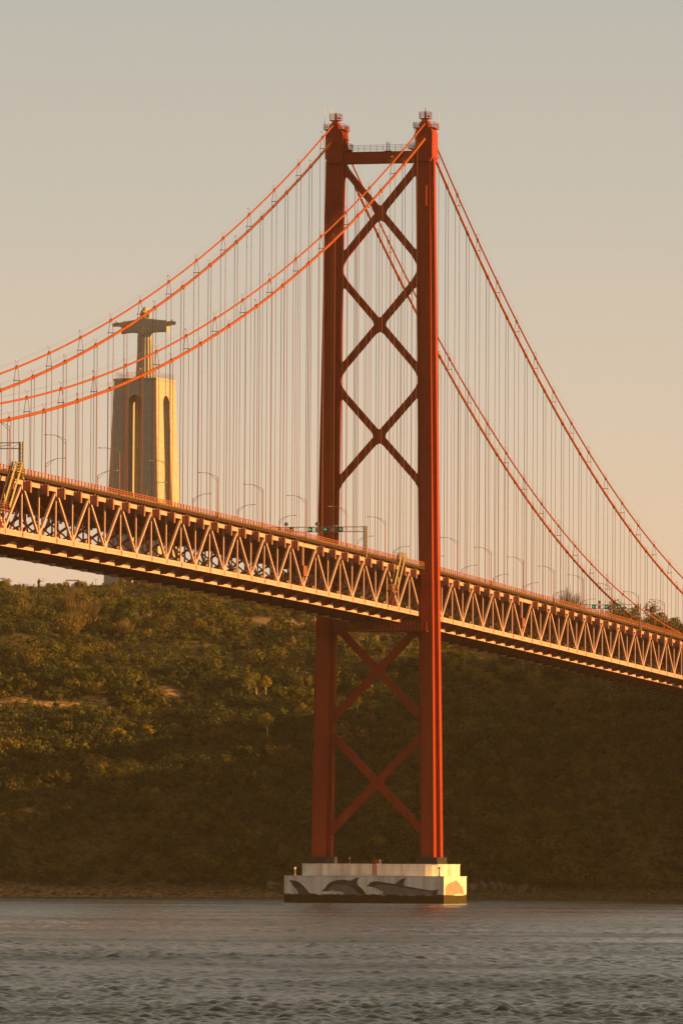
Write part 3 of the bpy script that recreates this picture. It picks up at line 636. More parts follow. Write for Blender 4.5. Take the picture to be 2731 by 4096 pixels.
# dirt tracks and bare banks given as points on the slope: (polyline of photo sightings, half width, strength)
TR = [([(585, 2466), (680, 2464), (785, 2459)], 3.6, 1.0), ([(1035, 2480), (1110, 2490), (1180, 2492), (1262, 2472)], 4.6, 1.0), ([(1180, 2492), (1225, 2508), (1300, 2530)], 2.2, 1.0), ([(0, 2822), (95, 2800), (170, 2820), (260, 2828)], 1.5, 1.0), ([(280, 2822), (420, 2815)], 1.1, 0.9),
      ([(610, 2785), (690, 2780)], 2.0, 0.7), ([(1442, 2576), (1475, 2576)], 2.4, 1.0), ([(1480, 2556), (1515, 2556)], 1.6, 0.8), ([(1560, 2564), (1595, 2566)], 1.6, 0.8)]
TRW = [([hit(*q)[:2] for q in pl], w, k) for pl, w, k in TR]
def bare(s, D):
    b = np.zeros_like(s)
    for pl, w, k in TRW:
        for (a0, b0), (a1, b1) in zip(pl[:-1], pl[1:]):
            dx, dy = a1 - a0, (b1 - b0); L2 = dx * dx + dy * dy + 1e-9
            t = np.clip(((s - a0) * dx + (D - b0) * dy) / L2, 0, 1); q = np.hypot(s - a0 - t * dx, (D - b0 - t * dy) * 0.6)
            b = np.maximum(b, k * np.clip(1.6 - q / w, 0, 1))
    t = D - shore(s); b = np.maximum(b, np.clip((20 - t) / 8, 0, 1) * (0.12 + 0.35 * np.clip((40 - s) / 100, 0, 1)))
    return b
def np_mesh(name, v, f, mats, attrs=None, smooth=True):
    me = bpy.data.meshes.new(name); k = f.shape[1]
    me.vertices.add(len(v)); me.loops.add(f.size); me.polygons.add(len(f))
    me.vertices.foreach_set('co', v.astype(np.float32).ravel()); me.loops.foreach_set('vertex_index', f.astype(np.int32).ravel())
    me.polygons.foreach_set('loop_start', np.arange(0, f.size, k, dtype=np.int32))
    for m in mats: me.materials.append(m)
    for an, av in (attrs or {}).items():
        a = me.attributes.new(an, 'FLOAT', 'POINT'); a.data.foreach_set('value', av.astype(np.float32).ravel())
    if smooth: me.polygons.foreach_set('use_smooth', np.ones(len(f), dtype=bool))
    me.update(calc_edges=True); return me
def grid_faces(nr, nc):
    i = np.arange(nr * nc).reshape(nr, nc); return np.stack([i[:-1, :-1], i[:-1, 1:], i[1:, 1:], i[1:, :-1]], -1).reshape(-1, 4)
ss = np.concatenate([np.arange(-900, -180, 18), np.arange(-180, 200, 2.2), np.arange(200, 1200, 14)]); DD = np.concatenate([np.arange(1620, 1840, 8), np.arange(1840, 2520, 2.4), np.arange(2520, 3500, 20)])
S2, D2 = np.meshgrid(ss, DD); Z2 = H(S2, D2)
VV = CAM[None, None] + S2[..., None] * R_H + D2[..., None] * F_H; VV[..., 2] = Z2
tag(link('hillside_terrain', np_mesh('hillside_terrain', VV.reshape(-1, 3), grid_faces(*S2.shape), [M['ground']], {'bare': bare(S2, D2)})), None, None, None, 'structure')

# ------------------------------------------------------------------ water: chop as real geometry, level sheet beyond it
def waves(px, py, lam_min):
    r = np.random.default_rng(5); z = np.zeros_like(px)
    for i in range(80):
        lam = 0.45 * 9 ** (r.random() ** 1.15); th = 0.35 + r.normal() * 0.75; ph = r.random() * 6.283
        amp = 0.0078 * lam ** 0.62 * (0.6 + 0.8 * r.random())
        f = np.clip((lam / lam_min - 1.0), 0, 1)
        k = 2 * PI / lam; a = k * (px * math.cos(th) + py * math.sin(th)) + ph + 1.2 * np.sin(0.11 * k * (py * math.cos(th) - px * math.sin(th)) + i)
        w = np.sin(a); z += amp * f * (w + 0.35 * (w * w - 0.5))
    g = 0.62 + 0.8 * np.clip(0.5 + smooth_noise(px + 5000, py + 5000, 37, 21) + 0.6 * smooth_noise(px + 5000, py + 5000, 13, 22), 0, 1.2)
    return z * g
nr, nc = 3000, 450
Ds = np.exp(np.linspace(math.log(225), math.log(1990), nr)); an = np.linspace(-0.10, 0.10, nc)
DW, AW = np.meshgrid(Ds, an, indexing='ij'); SW = DW * AW
PXY = CAM[None, None] + SW[..., None] * R_H + DW[..., None] * F_H
step = DW * (0.20 / nc)
PXY[..., 2] = waves(PXY[..., 0], PXY[..., 1], 2.2 * np.maximum(step, DW * (math.log(1990 / 225) / nr)) + 0.05)
PXY[..., 2] *= np.clip((0.10 - np.abs(AW)) / 0.012, 0, 1) * np.clip((DW - 225) / 25, 0, 1)
v1 = PXY.reshape(-1, 3); f1 = grid_faces(nr, nc)
fan = [sd(-22.5, 225), sd(22.5, 225), sd(199, 1990), sd(-199, 1990)]; far = [sd(-6000, -3000), sd(6000, -3000), sd(6000, 9000), sd(-6000, 9000)]
v2 = np.array(fan + far); f2 = np.array([[4, 5, 1, 0], [5, 6, 2, 1], [6, 7, 3, 2], [7, 4, 0, 3]]) + len(v1)
tag(link('water', np_mesh('water', np.concatenate([v1, v2]), np.concatenate([f1, f2]), [M['water']])), None, None, None, 'structure')
mb = MB(); q = [sd(-9000, -4000, -9), sd(9000, -4000, -9), sd(9000, 12000, -9), sd(-9000, 12000, -9)]; mb.add(q, [(0, 1, 2, 3)])
tag(mb.obj('river_bed', M['rock']), None, None, None, 'structure')

# ------------------------------------------------------------------ vegetation
def quads(c, size, n_dir=None):
    """random leaf-clump faces centred at c (n,3) with side lengths size (n,)"""
    n = len(c); d = RNG.normal(size=(n, 3)); d /= np.linalg.norm(d, axis=1)[:, None]
    if n_dir is not None: d = d + n_dir * 1.9; d /= np.linalg.norm(d, axis=1)[:, None]
    a = np.cross(d, RNG.normal(size=(n, 3))); a /= np.linalg.norm(a, axis=1)[:, None]; b = np.cross(d, a)
    a = a * size[:, None] * 0.5; b = b * size[:, None] * (0.3 + 0.3 * RNG.random(n))[:, None]
    v = np.stack([c - a - b * 0.4, c + a * 0.3 - b, c + a + b * 0.4, c - a * 0.3 + b], 1).reshape(-1, 3)
    return v, np.arange(4 * n).reshape(-1, 4)
def crown_points(n, rx, rz, lobes=7, flat=1.0):
    """points clustered in lobes over an uneven crown, centred at origin"""
    L = RNG.normal(size=(lobes, 3)); L /= np.linalg.norm(L, axis=1)[:, None]; L *= (0.35 + 0.4 * RNG.random(lobes))[:, None]; L[:, 2] = L[:, 2] * 0.8 + 0.1
    w = 0.28 + 0.28 * RNG.random(lobes); k = RNG.integers(0, lobes, n)
    d = RNG.normal(size=(n, 3)); d /= np.linalg.norm(d, axis=1)[:, None]
    p = L[k] + d * (w[k] * (0.55 + 0.5 * RNG.random(n) ** 0.5))[:, None]
    return p * np.array([rx, rx, rz * flat]), d
# hillside scrub: one mass nobody could count
area_n = 15000; s = RNG.uniform(-150, 190, area_n); t = 24 + 640 * RNG.random(area_n) ** 0.85; s = np.concatenate([s, RNG.uniform(-150, 190, 7000), RNG.uniform(125, 420, 5000), RNG.uniform(-330, -125, 3500)]); t = np.concatenate([t, 17 + 150 * RNG.random(7000), 17 + 560 * RNG.random(8500)]); D = shore(s) + t
keep = (bare(s, D) < 0.25) & (t < 600) & ((np.abs(s) < 0.06 * D + 8) | (np.arange(len(s)) >= area_n + 7000)); s, D, t = s[keep], D[keep], t[keep]
low = np.clip((250 - t) / 150, 0, 1)
pn = smooth_noise(s, D, 22, 31) + 0.7 * smooth_noise(s, D, 8, 32)
size = (0.75 + 0.8 * RNG.random(len(s)) + 1.6 * low * RNG.random(len(s))) * (1.0 + 1.1 * pn)
size = np.clip(size, 0.5, 4.4); size *= np.interp(t, [490, 550, 585], [1, 0.5, 0.22]); size = np.maximum(size, 0.3); big = RNG.random(len(s)) < 0.06 + 0.12 * low; size[big] *= 1.7
zz = H(s, D); tint = np.clip(0.45 + 0.5 * smooth_noise(s, D, 35, 33) + 0.45 * smooth_noise(s, D, 9, 34) + 0.3 * RNG.normal(size=len(s)) * 0.7 + 0.12 * (1 - low), 0, 1)
cs, ns_, tz, szs = [], [], [], []
for i in range(len(s)):
    n = int(46 + 42 * size[i]); p, d = crown_points(n, size[i], size[i] * 0.85, 5)
    p[:, 2] += size[i] * 0.75; base = np.array(sd(s[i], D[i], zz[i] - 0.2)); cs.append(p + base); ns_.append(d)
    tz.append(np.full(n, tint[i]) + RNG.normal(size=n) * 0.06); szs.append((0.22 + 0.2 * RNG.random(n)) * (0.75 + 0.32 * size[i]))
for i in range(900):                           # taller trees standing out of the scrub
    s_ = RNG.uniform(-140, 170); t_ = 45 + 330 * RNG.random() ** 0.9; D_ = float(shore(s_)) + t_
    if smooth_noise(np.array([s_]), np.array([D_]), 30, 41)[0] < -0.06 or bare(np.array([s_]), np.array([D_]))[0] > 0.1: continue
    r_ = 1.8 + 3.0 * RNG.random() ** 1.6; h_ = r_ * (1.2 + 0.9 * RNG.random()); n = int(150 + 85 * r_); p, d = crown_points(n, r_, h_ * 0.62, 9)
    p[:, 2] += h_ * 0.85; cs.append(p + np.array(sd(s_, D_, float(H(s_, D_))))); ns_.append(d); tz.append(np.full(n, np.clip(0.5 + 0.28 * RNG.normal(), 0, 1)) + RNG.normal(size=n) * 0.08); szs.append((0.3 + 0.3 * RNG.random(n)) * (0.8 + 0.1 * r_))
cs = np.concatenate(cs); v, f = quads(cs, np.concatenate(szs), np.concatenate(ns_)); tz = np.clip(np.repeat(np.concatenate(tz), 4), 0, 1)
tag(link('hillside_scrub', np_mesh('hillside_scrub', v, f, [M['leaf']], {'tint': tz}, False)), 'dense olive and brown scrub covering the river hillside', 'scrub', None, 'stuff')

# individual trees: trunk with limbs + crown, four kinds
def make_tree(kind, trunkmat, crownmat, h, r, trunk_h, nleaf, name='tree', lean=0.0, lobes=8, thin=1.0):
    t = empty(name, (0, 0, 0)); mb = MB(); rt = 0.022 * h * thin
    top = Vector((lean * h, 0, h * 0.78)); pts = [Vector((0, 0, -0.6)), Vector((lean * h * 0.15 + 0.1, 0.05, h * 0.3)), Vector((lean * h * 0.5 - 0.1, -0.1, h * 0.55)), top]
    mb.tube(pts, [rt * 1.2, rt, rt * 0.7, rt * 0.25], 7)
    for i in range(7):
        a = 2 * PI * i / 7 + RNG.random(); f = 0.35 + 0.08 * i; b = pts[1].lerp(pts[3], f * 0.8)
        e = b + Vector((math.cos(a) * r * 0.6, math.sin(a) * r * 0.6, h * 0.14 + 0.1 * h * RNG.random())); mb.tube([b, b.lerp(e, 0.5) + Vector((0, 0, 0.04 * h)), e], [rt * 0.5, rt * 0.32, rt * 0.12], 5)
    mb.obj('trunk', M[trunkmat], t)
    p, d = crown_points(nleaf, r, (h - trunk_h) * 0.55, lobes); p[:, 2] += trunk_h + (h - trunk_h) * 0.5; p[:, 0] += lean * h * 0.7
    v, f = quads(p, (0.28 + 0.3 * RNG.random(nleaf)) * (0.55 + 0.12 * r), d)
    g = np.clip(np.repeat(0.5 + 0.22 * RNG.normal(size=nleaf), 4), 0, 1)
    link('crown', np_mesh('crown', v, f, [M[crownmat]], {'tint': g}, False), t); return t
def make_reeds(h, r, n, name='reed_clump'):
    t = empty(name, (0, 0, 0)); a = RNG.random(n) * 2 * PI; q = r * RNG.random(n) ** 0.5; b = np.stack([q * np.cos(a) * 0.55, q * np.sin(a) * 0.55, np.full(n, -0.3)], 1)
    hh = h * (0.3 + 0.7 * RNG.random(n) ** 0.7); tip = np.stack([q * np.cos(a) * 1.35 + RNG.normal(size=n) * 0.5, q * np.sin(a) * 1.35 + RNG.normal(size=n) * 0.5, hh], 1)
    mid = b * 0.45 + tip * 0.55; w = RNG.normal(size=(n, 3)); w[:, 2] = 0; w /= np.linalg.norm(w, axis=1)[:, None]; w *= 0.075
    v = np.stack([b - w * 0.5, b + w * 0.5, mid + w * 1.3, tip, mid - w * 1.3], 1).reshape(-1, 3); f = np.arange(5 * n).reshape(-1, 5)
    me = np_mesh('stalks', v, f, [M['reed']], {'tint': np.clip(np.repeat(RNG.random(n), 5), 0, 1)}, False); link('stalks', me, t); return t
kinds = {
    'gum': [make_tree('gum', 'trunk_pale', 'gold', 11, 2.9, 5.0, 900, 'eucalyptus_tree', 0.04), make_tree('gum', 'trunk_pale', 'gold', 11.5, 3.1, 5.2, 1000, 'eucalyptus_tree', -0.05)],
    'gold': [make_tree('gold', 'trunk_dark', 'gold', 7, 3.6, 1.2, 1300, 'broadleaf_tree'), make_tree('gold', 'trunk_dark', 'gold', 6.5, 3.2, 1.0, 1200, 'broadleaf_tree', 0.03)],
    'round': [make_tree('round', 'trunk_dark', 'leaf', 8, 4.2, 1.4, 1700, 'broadleaf_tree'), make_tree('round', 'trunk_dark', 'leaf', 9, 4.0, 1.8, 1700, 'broadleaf_tree')],
    'reed': [make_reeds(6.5, 2.4, 330), make_reeds(7.5, 3.0, 400)],
    'bush': [make_tree('bush', 'trunk_dark', 'leaf', 3.2, 2.2, 0.2, 700, 'bush'), make_tree('bush', 'trunk_dark', 'gold', 3.4, 2.4, 0.2, 700, 'bush')],
}
p_ = MB()                                     # conifer for the ridge
def make_conifer():
    t = empty('conifer_tree', (0, 0, 0)); mb = MB(); mb.tube([(0, 0, -0.5), (0, 0, 5), (0, 0, 10)], [0.25, 0.18, 0.04], 7); mb.obj('trunk', M['trunk_dark'], t)
    n = 800; z = RNG.random(n) ** 0.8; lay = np.round(z * 9) / 9; rr = (1 - lay) * 3.4 + 0.3; a = RNG.random(n) * 2 * PI; q = rr * RNG.random(n) ** 0.5
    p = np.stack([q * np.cos(a), q * np.sin(a), 1.5 + lay * 8.6 - q * 0.18 + RNG.normal(size=n) * 0.1], 1); v, f = quads(p, 0.4 + 0.4 * RNG.random(n))
    link('crown', np_mesh('crown', v, f, [M['leaf']], {'tint': np.clip(np.repeat(0.2 + 0.15 * RNG.normal(size=n), 4), 0, 1)}, False), t); return t
kinds['conifer'] = [make_conifer()]
def make_bare():
    t = empty('bare_tree', (0, 0, 0)); mb = MB(); mb.tube([(0, 0, -0.5), (0, 0, 2.5), (0.1, 0, 5)], [0.25, 0.2, 0.1], 6); mb.obj('trunk', M['trunk_dark'], t)
    n = 300; a = RNG.random(n) * 2 * PI; q = 3.6 * RNG.random(n) ** 0.6; z = 9.0 - q * 0.75 + RNG.normal(size=n) * 0.6
    b = np.stack([q * np.cos(a) * 0.3, q * np.sin(a) * 0.3, np.full(n, 3.0) + RNG.random(n) * 2], 1); e = np.stack([q * np.cos(a), q * np.sin(a), z], 1); w = RNG.normal(size=(n, 3)) * 0.018
    v = np.stack([b - w, b + w, e + w * 0.6, e - w * 0.6], 1).reshape(-1, 3)
    link('twigs', np_mesh('twigs', v, np.arange(4 * n).reshape(-1, 4), [M['reed']], {'tint': np.zeros(4 * n)}, False), t); return t
kinds['bare'] = [make_bare()]
used = set(); cnt = {}
def plant(kind, x, y, hpx, label, cat, group=None, D=None, wide=1.0):
    """stand a plant where the ground is seen at photo pixel (x,y); hpx = its height in photo pixels"""
    if D is None: s_, D_, z_ = hit(x, y)
    else: d = ray(x, y); s_ = float((D * d) @ R_H); D_ = D; z_ = float(H(s_, D))
    L = kinds[kind]; i = cnt.get(kind, 0); cnt[kind] = i + 1; pr = L[i % len(L)]
    h0 = {'gum': 11.5, 'gold': 7, 'round': 8.5, 'reed': 6.0, 'bush': 3.3, 'conifer': 10, 'bare': 9}[kind]
    hm = hpx / (FPX / D_) if D is None else max(1.4, float((CAM + D_ * ray(x, y - hpx))[2]) - z_)
    sc = hm / h0; key = (kind, i % len(L)); rz = RNG.random() * 6
    if key in used: t = dup(pr, sd(s_, D_, z_ - 0.1), rz, (sc * wide, sc * wide, sc))
    else: used.add(key); t = pr; t.location = sd(s_, D_, z_ - 0.1); t.rotation_euler[2] = rz; t.scale = (sc * wide, sc * wide, sc)
    return tag(t, label, cat, group)
G = 'slender pale-trunked trees on the slope left of the tower'
for x, y, h, l in [(1214, 2940, 130, 'slender pale-trunked tree closest to the left tower leg'), (1025, 2808, 118, 'slender tree with a bright bare trunk, left of a twin on the slope'), (1064, 2806, 108, 'golden sunlit tree just right of the tree with the bright bare trunk'), (997, 2790, 80, 'short leaning tree left of the tree with the bright bare trunk'), (1070, 2985, 138, 'wide ragged tree on a thin trunk in the shaded slope, lowest of its group'), (937, 2915, 64, 'small round-headed tree alone in the dark slope'),
                   (1429, 2876, 95, 'tree with twin pale stems seen between the tower legs under the upper cross'), (1366, 2899, 78, 'thin pale-trunked tree right beside the left tower leg'), (1386, 2899, 74, 'second thin pale trunk inside the tower, just right of its neighbour'), (1236, 2770, 60, 'pale bare-stemmed tree half hidden by the left tower leg')]: plant('gum', x, y, h, l, 'tree', G)
G = 'sunlit golden trees right of the tower'
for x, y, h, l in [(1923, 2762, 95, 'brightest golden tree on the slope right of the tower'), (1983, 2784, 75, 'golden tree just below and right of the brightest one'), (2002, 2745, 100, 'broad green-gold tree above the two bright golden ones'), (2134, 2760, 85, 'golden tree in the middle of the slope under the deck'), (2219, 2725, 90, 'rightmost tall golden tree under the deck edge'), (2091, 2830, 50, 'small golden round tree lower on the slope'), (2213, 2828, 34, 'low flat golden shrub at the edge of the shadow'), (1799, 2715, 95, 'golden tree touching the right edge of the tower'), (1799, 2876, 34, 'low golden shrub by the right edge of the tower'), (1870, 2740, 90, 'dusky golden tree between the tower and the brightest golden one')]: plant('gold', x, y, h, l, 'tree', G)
G = 'lit trees on the lower left slope'
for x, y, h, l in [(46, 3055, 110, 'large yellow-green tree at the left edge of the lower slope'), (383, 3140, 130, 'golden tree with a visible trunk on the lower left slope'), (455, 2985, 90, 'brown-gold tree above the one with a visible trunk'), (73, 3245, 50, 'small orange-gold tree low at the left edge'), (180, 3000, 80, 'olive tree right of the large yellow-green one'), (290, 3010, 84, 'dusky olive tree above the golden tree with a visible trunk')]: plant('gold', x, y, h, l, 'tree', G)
G = 'big dark rounded trees on the upper left slope'
for x, y, h, l in [(107, 2700, 110, 'tall dark rounded tree near the left edge of the upper slope'), (205, 2690, 125, 'broad brown-topped rounded tree right of the tall dark one'), (300, 2640, 70, 'mid-sized rounded tree on the upper left slope'), (400, 2740, 90, 'rounded tree above the orange dirt bank'), (30, 2560, 80, 'rounded green tree by the left edge under the hilltop'), (2634, 3000, 80, 'rounded tree lit at its top by the right edge of the slope'), (2706, 3085, 75, 'rounded tree at the right edge below its lit neighbour'), (1510, 3430, 90, 'faint golden round tree just above the pier between the tower legs')]: plant('round' if x != 1510 else 'gold', x, y, h, l, 'tree', G if x < 1000 else None)
G = 'tall dry cane clumps on the upper left slope'
for x, y, h, l in [(40, 2475, 62, 'narrow cane clump nearest the left edge'), (102, 2470, 58, 'second cane clump from the left edge'), (165, 2455, 78, 'tall narrow cane clump with a bright right side'), (80, 2420, 60, 'broad dull cane clump under the hilltop people'), (262, 2450, 80, 'tall broad cane clump left of centre among the canes'), (310, 2430, 70, 'cane clump directly under the flat canopy'), (355, 2490, 90, 'widest cane clump in the middle of the group'), (275, 2540, 85, 'lowest cane clump on the slope, with a bright stem'), (385, 2470, 75, 'cane clump right of the widest one'), (320, 2510, 90, 'cane clump just above the lowest one'), (465, 2500, 60, 'cane clump standing apart toward the pale pedestal'), (500, 2550, 62, 'rightmost lower cane clump on the upper slope'), (465, 2400, 55, 'dark cane clump right below the pale pedestal')]: plant('reed', x, y, h, l, 'cane clump', G)
# ridge on the right, behind the deck
plant('round', 2470, 2510, 62, 'round green tree on the ridge left of the far signal gantry post', 'tree', D=2440)
plant('conifer', 2543, 2520, 92, 'dark pointed conifer beside the far signal gantry post', 'tree', D=2445)
for x, h, l in [(2600, 50, 'first dark tree right of the far gantry post on the ridge'), (2625, 62, 'tallest dark tree right of the far gantry post on the ridge'), (2652, 48, 'third dark tree right of the far gantry post on the ridge'), (2682, 43, 'broad dark tree near the right end of the ridge'), (2714, 34, 'dark tree at the right edge of the ridge')]: plant('round', x, 2520, h, l, 'tree', 'dark trees along the right ridge', D=2430)
plant('bare', 2267, 2470, 120, 'leafless twiggy tree rising behind the deck right of the tower', 'tree', D=2400)
plant('bare', 2300, 2470, 95, 'smaller leafless tree beside the larger leafless one', 'tree', D=2410)
# hilltop left
for x, y, h, k, l in [(10, 2362, 36, 'bush', 'rounded bush on the hilltop at the left edge'), (24, 2362, 48, 'bush', 'spiky bush on the hilltop beside the left lamp post'), (60, 2362, 28, 'bush', 'dark bush on the hilltop right of the left lamp post'), (78, 2362, 26, 'bush', 'low dark bush behind the people on the hilltop'), (190, 2362, 34, 'bush', 'clipped bush right of the dark statue'), (215, 2362, 30, 'bush', 'low bush left of the flat canopy'), (240, 2362, 34, 'bush', 'bush at the left end of the flat canopy'), (262, 2362, 36, 'bush', 'bush under the flat canopy'), (312, 2362, 42, 'bush', 'dense round bush under the right end of the canopy'), (335, 2362, 38, 'bush', 'round bush just right of the canopy'), (440, 2372, 42, 'bush', 'bush in front of the left foot of the pale pedestal'), (490, 2372, 50, 'bush', 'tall bush in front of the middle of the pale pedestal'), (530, 2372, 46, 'bush', 'bush in front of the right foot of the pale pedestal'), (580, 2378, 36, 'bush', 'low bush right of the pale pedestal')]: plant(k, x, y, h, l, 'bush', 'bushes along the hilltop', D=2478)
# utility poles on the right slope
for x, y0, y1, l in [(1857, 2690, 2640, 'thin pale pole among trees just right of the tower'), (2091, 2700, 2648, 'tallest thin pale pole among trees under the deck'), (2147, 2690, 2662, 'thin pale pole rightmost among the trees under the deck')]:
    s_, D_, z_ = hit(x, y0 + 15); mb = MB(); h = (y0 + 15 - y1) / (FPX / D_); mb.tube([(0, 0, -1), (0, 0, h)], [0.16, 0.1], 7); mb.bar((-0.6, 0, h - 0.5), (0.6, 0, h - 0.5), 0.1, 0.1)
    tag(mb.obj('utility_pole', M['grey']), l, 'pole').location = sd(s_, D_, z_)

# ------------------------------------------------------------------ shore rocks
def rock_mesh(seed):
    r = np.random.default_rng(seed); bm = bmesh.new(); bmesh.ops.create_icosphere(bm, subdivisions=2, radius=1)
    pl = r.normal(size=(9, 3)); pl /= np.linalg.norm(pl, axis=1)[:, None]; dd = 0.42 + 0.4 * r.random(9)
    for v in bm.verts:
        c = np.array(v.co); k = 1.0
        for n_, d_ in zip(pl, dd):
            q = c @ n_
            if q > d_: k = min(k, d_ / q)
        v.co = Vector(c * k) * (1 + 0.06 * r.normal())
    me = bpy.data.meshes.new('boulder'); bm.to_mesh(me); bm.free(); me.materials.append(M['rock']); return me
RM = [rock_mesh(i) for i in range(6)]
for i, (x, y, w, hh, l) in enumerate([(1890, 3566, 50, 34, 'boulder nearest the pier on the right shore'), (1925, 3560, 46, 44, 'pale boulder in the heap right of the pier'), (1950, 3545, 42, 40, 'upper boulder of the heap right of the pier'), (1975, 3562, 40, 40, 'blocky boulder in the middle of the heap'), (2003, 3560, 50, 46, 'tall boulder at the right end of the heap'), (1935, 3530, 40, 26, 'topmost boulder of the heap right of the pier'), (2045, 3566, 36, 28, 'boulder right of the heap beside the long slab'), (2090, 3567, 56, 34, 'long pale slab of rock on the right shore'), (2140, 3568, 34, 20, 'lone small boulder right of the long slab'), (1090, 3560, 70, 40, 'grey rock outcrop just left of the pier'), (90, 3560, 26, 28, 'small upright rock on the left beach'), (120, 3565, 34, 22, 'rounded rock beside the upright one on the left beach')]):
    s_, D_, z_ = hit(x, y); o = link('boulder', RM[i % 6]); k = FPX / D_; o.location = sd(s_, D_, max(z_, 1.0) + 0.2 * hh / k); o.scale = (w / k * 0.6, w / k * 0.55, hh / k * 0.75); o.rotation_euler[2] = i * 1.3
    tag(o, l, 'boulder', 'boulders along the far shore')
M['dark_rock'] = noise_mat('dark_brown_stone', (0.06, 0.045, 0.03), (0.15, 0.115, 0.08), 0.5, 0.8, 8, 0.2)  # darker brown for the loose stones along the waterline
vs, fs, off = [], [], 0
rm = [(np.array([v.co[:] for v in m.vertices]), np.array([p.vertices[:] for p in m.polygons])) for m in RM]
for i in range(900):
    s_ = RNG.uniform(-170, 200); t_ = RNG.uniform(0.5, 20) if RNG.random() < 0.6 else RNG.uniform(8, 26); D_ = float(shore(s_)) + t_; z_ = float(H(s_, D_)); v0, f0 = rm[i % 6]; k = 0.25 + 0.9 * RNG.random() ** 2.5; a = RNG.random() * 6
    q = v0 * np.array([k * 1.3, k, k * 0.8]); q = np.stack([q[:, 0] * math.cos(a) - q[:, 1] * math.sin(a), q[:, 0] * math.sin(a) + q[:, 1] * math.cos(a), q[:, 2]], 1) + np.array(sd(s_, D_, z_ + 0.1)); vs.append(q); fs.append(f0 + off); off += len(v0)
tag(link('shore_stones', np_mesh('shore_stones', np.concatenate(vs), np.concatenate(fs), [M['dark_rock']], None, False)), 'loose brown stones strewn along the far waterline', 'stones', None, 'stuff')

# ------------------------------------------------------------------ monument on the hilltop
DM = 2500.0; d_ = ray(579, 1530); sM = float((DM * d_) @ R_H); ZT = 196.6; ZB = 112.0
view_az = math.atan2(F_H[1], F_H[0]); to_cam = math.atan2(*(-(np.array(sd(sM, DM)) - CAM))[1::-1]) if False else math.atan2((CAM - np.array(sd(sM, DM)))[1], (CAM - np.array(sd(sM, DM)))[0])
front = to_cam - math.radians(24.6)            # direction the monument faces
mon = tag(empty('monument', sd(sM, DM, ZB), front + PI / 2), 'pale stone statue with outstretched arms on a tall arched pedestal on the hilltop', 'monument')
hT, hB, Hh = 8.85, 11.75, ZT - ZB
mb = MB(); mb.rings([[(a * h, b * h, z) for a, b in ((-1, -1), (1, -1), (1, 1), (-1, 1))] for h, z in ((hB, -3), (hT, Hh - 0.9), (hT + 0.25, Hh - 0.9), (hT + 0.25, Hh - 0.2), (hT - 0.1, Hh - 0.2), (hT - 0.1, Hh))])
ped = mb.obj('pedestal', M['stone'], mon)
def arch_cut(rot):
    mb = MB(); w, sp = 2.85, Hh - 9.6
    prof = [(-w, -6), (w, -6)] + [(w * math.cos(a), sp + w * 1.1 * math.sin(a)) for a in np.linspace(0, PI, 17)]
    mb.rings([[(x, y, z) if rot == 0 else (y, x, z) for x, z in prof] for y in (-20, 20)]); o = mb.obj('cutter', M['stone'], mon); return o
cuts = [arch_cut(0), arch_cut(1)]
for c in cuts:
    m = ped.modifiers.new('b', 'BOOLEAN'); m.operation = 'DIFFERENCE'; m.object = c; m.solver = 'EXACT'
bpy.context.view_layer.update(); dg = bpy.context.evaluated_depsgraph_get()
me = bpy.data.meshes.new_from_object(ped.evaluated_get(dg)); ped.modifiers.clear(); ped.data = me
for c in cuts: bpy.data.objects.remove(c)
mb = MB()
ring = [(a * (hT - 0.4), b * (hT - 0.4), Hh) for a, b in ((-1, -1), (1, -1), (1, 1), (-1, 1))]
for a, b in zip(ring, ring[1:] + ring[:1]):
    for k in range(4): mb.tube([(a[0], a[1], a[2] + 0.55 * (k + 1)), (b[0], b[1], b[2] + 0.55 * (k + 1))], 0.04, 4)
    for i in range(12):
        q = [a[j] + (b[j] - a[j]) * i / 12 for j in range(3)]; mb.tube([q, (q[0], q[1], q[2] + 2.3)], 0.06, 4)
mb.obj('terrace_railing', M['grey'], ped)
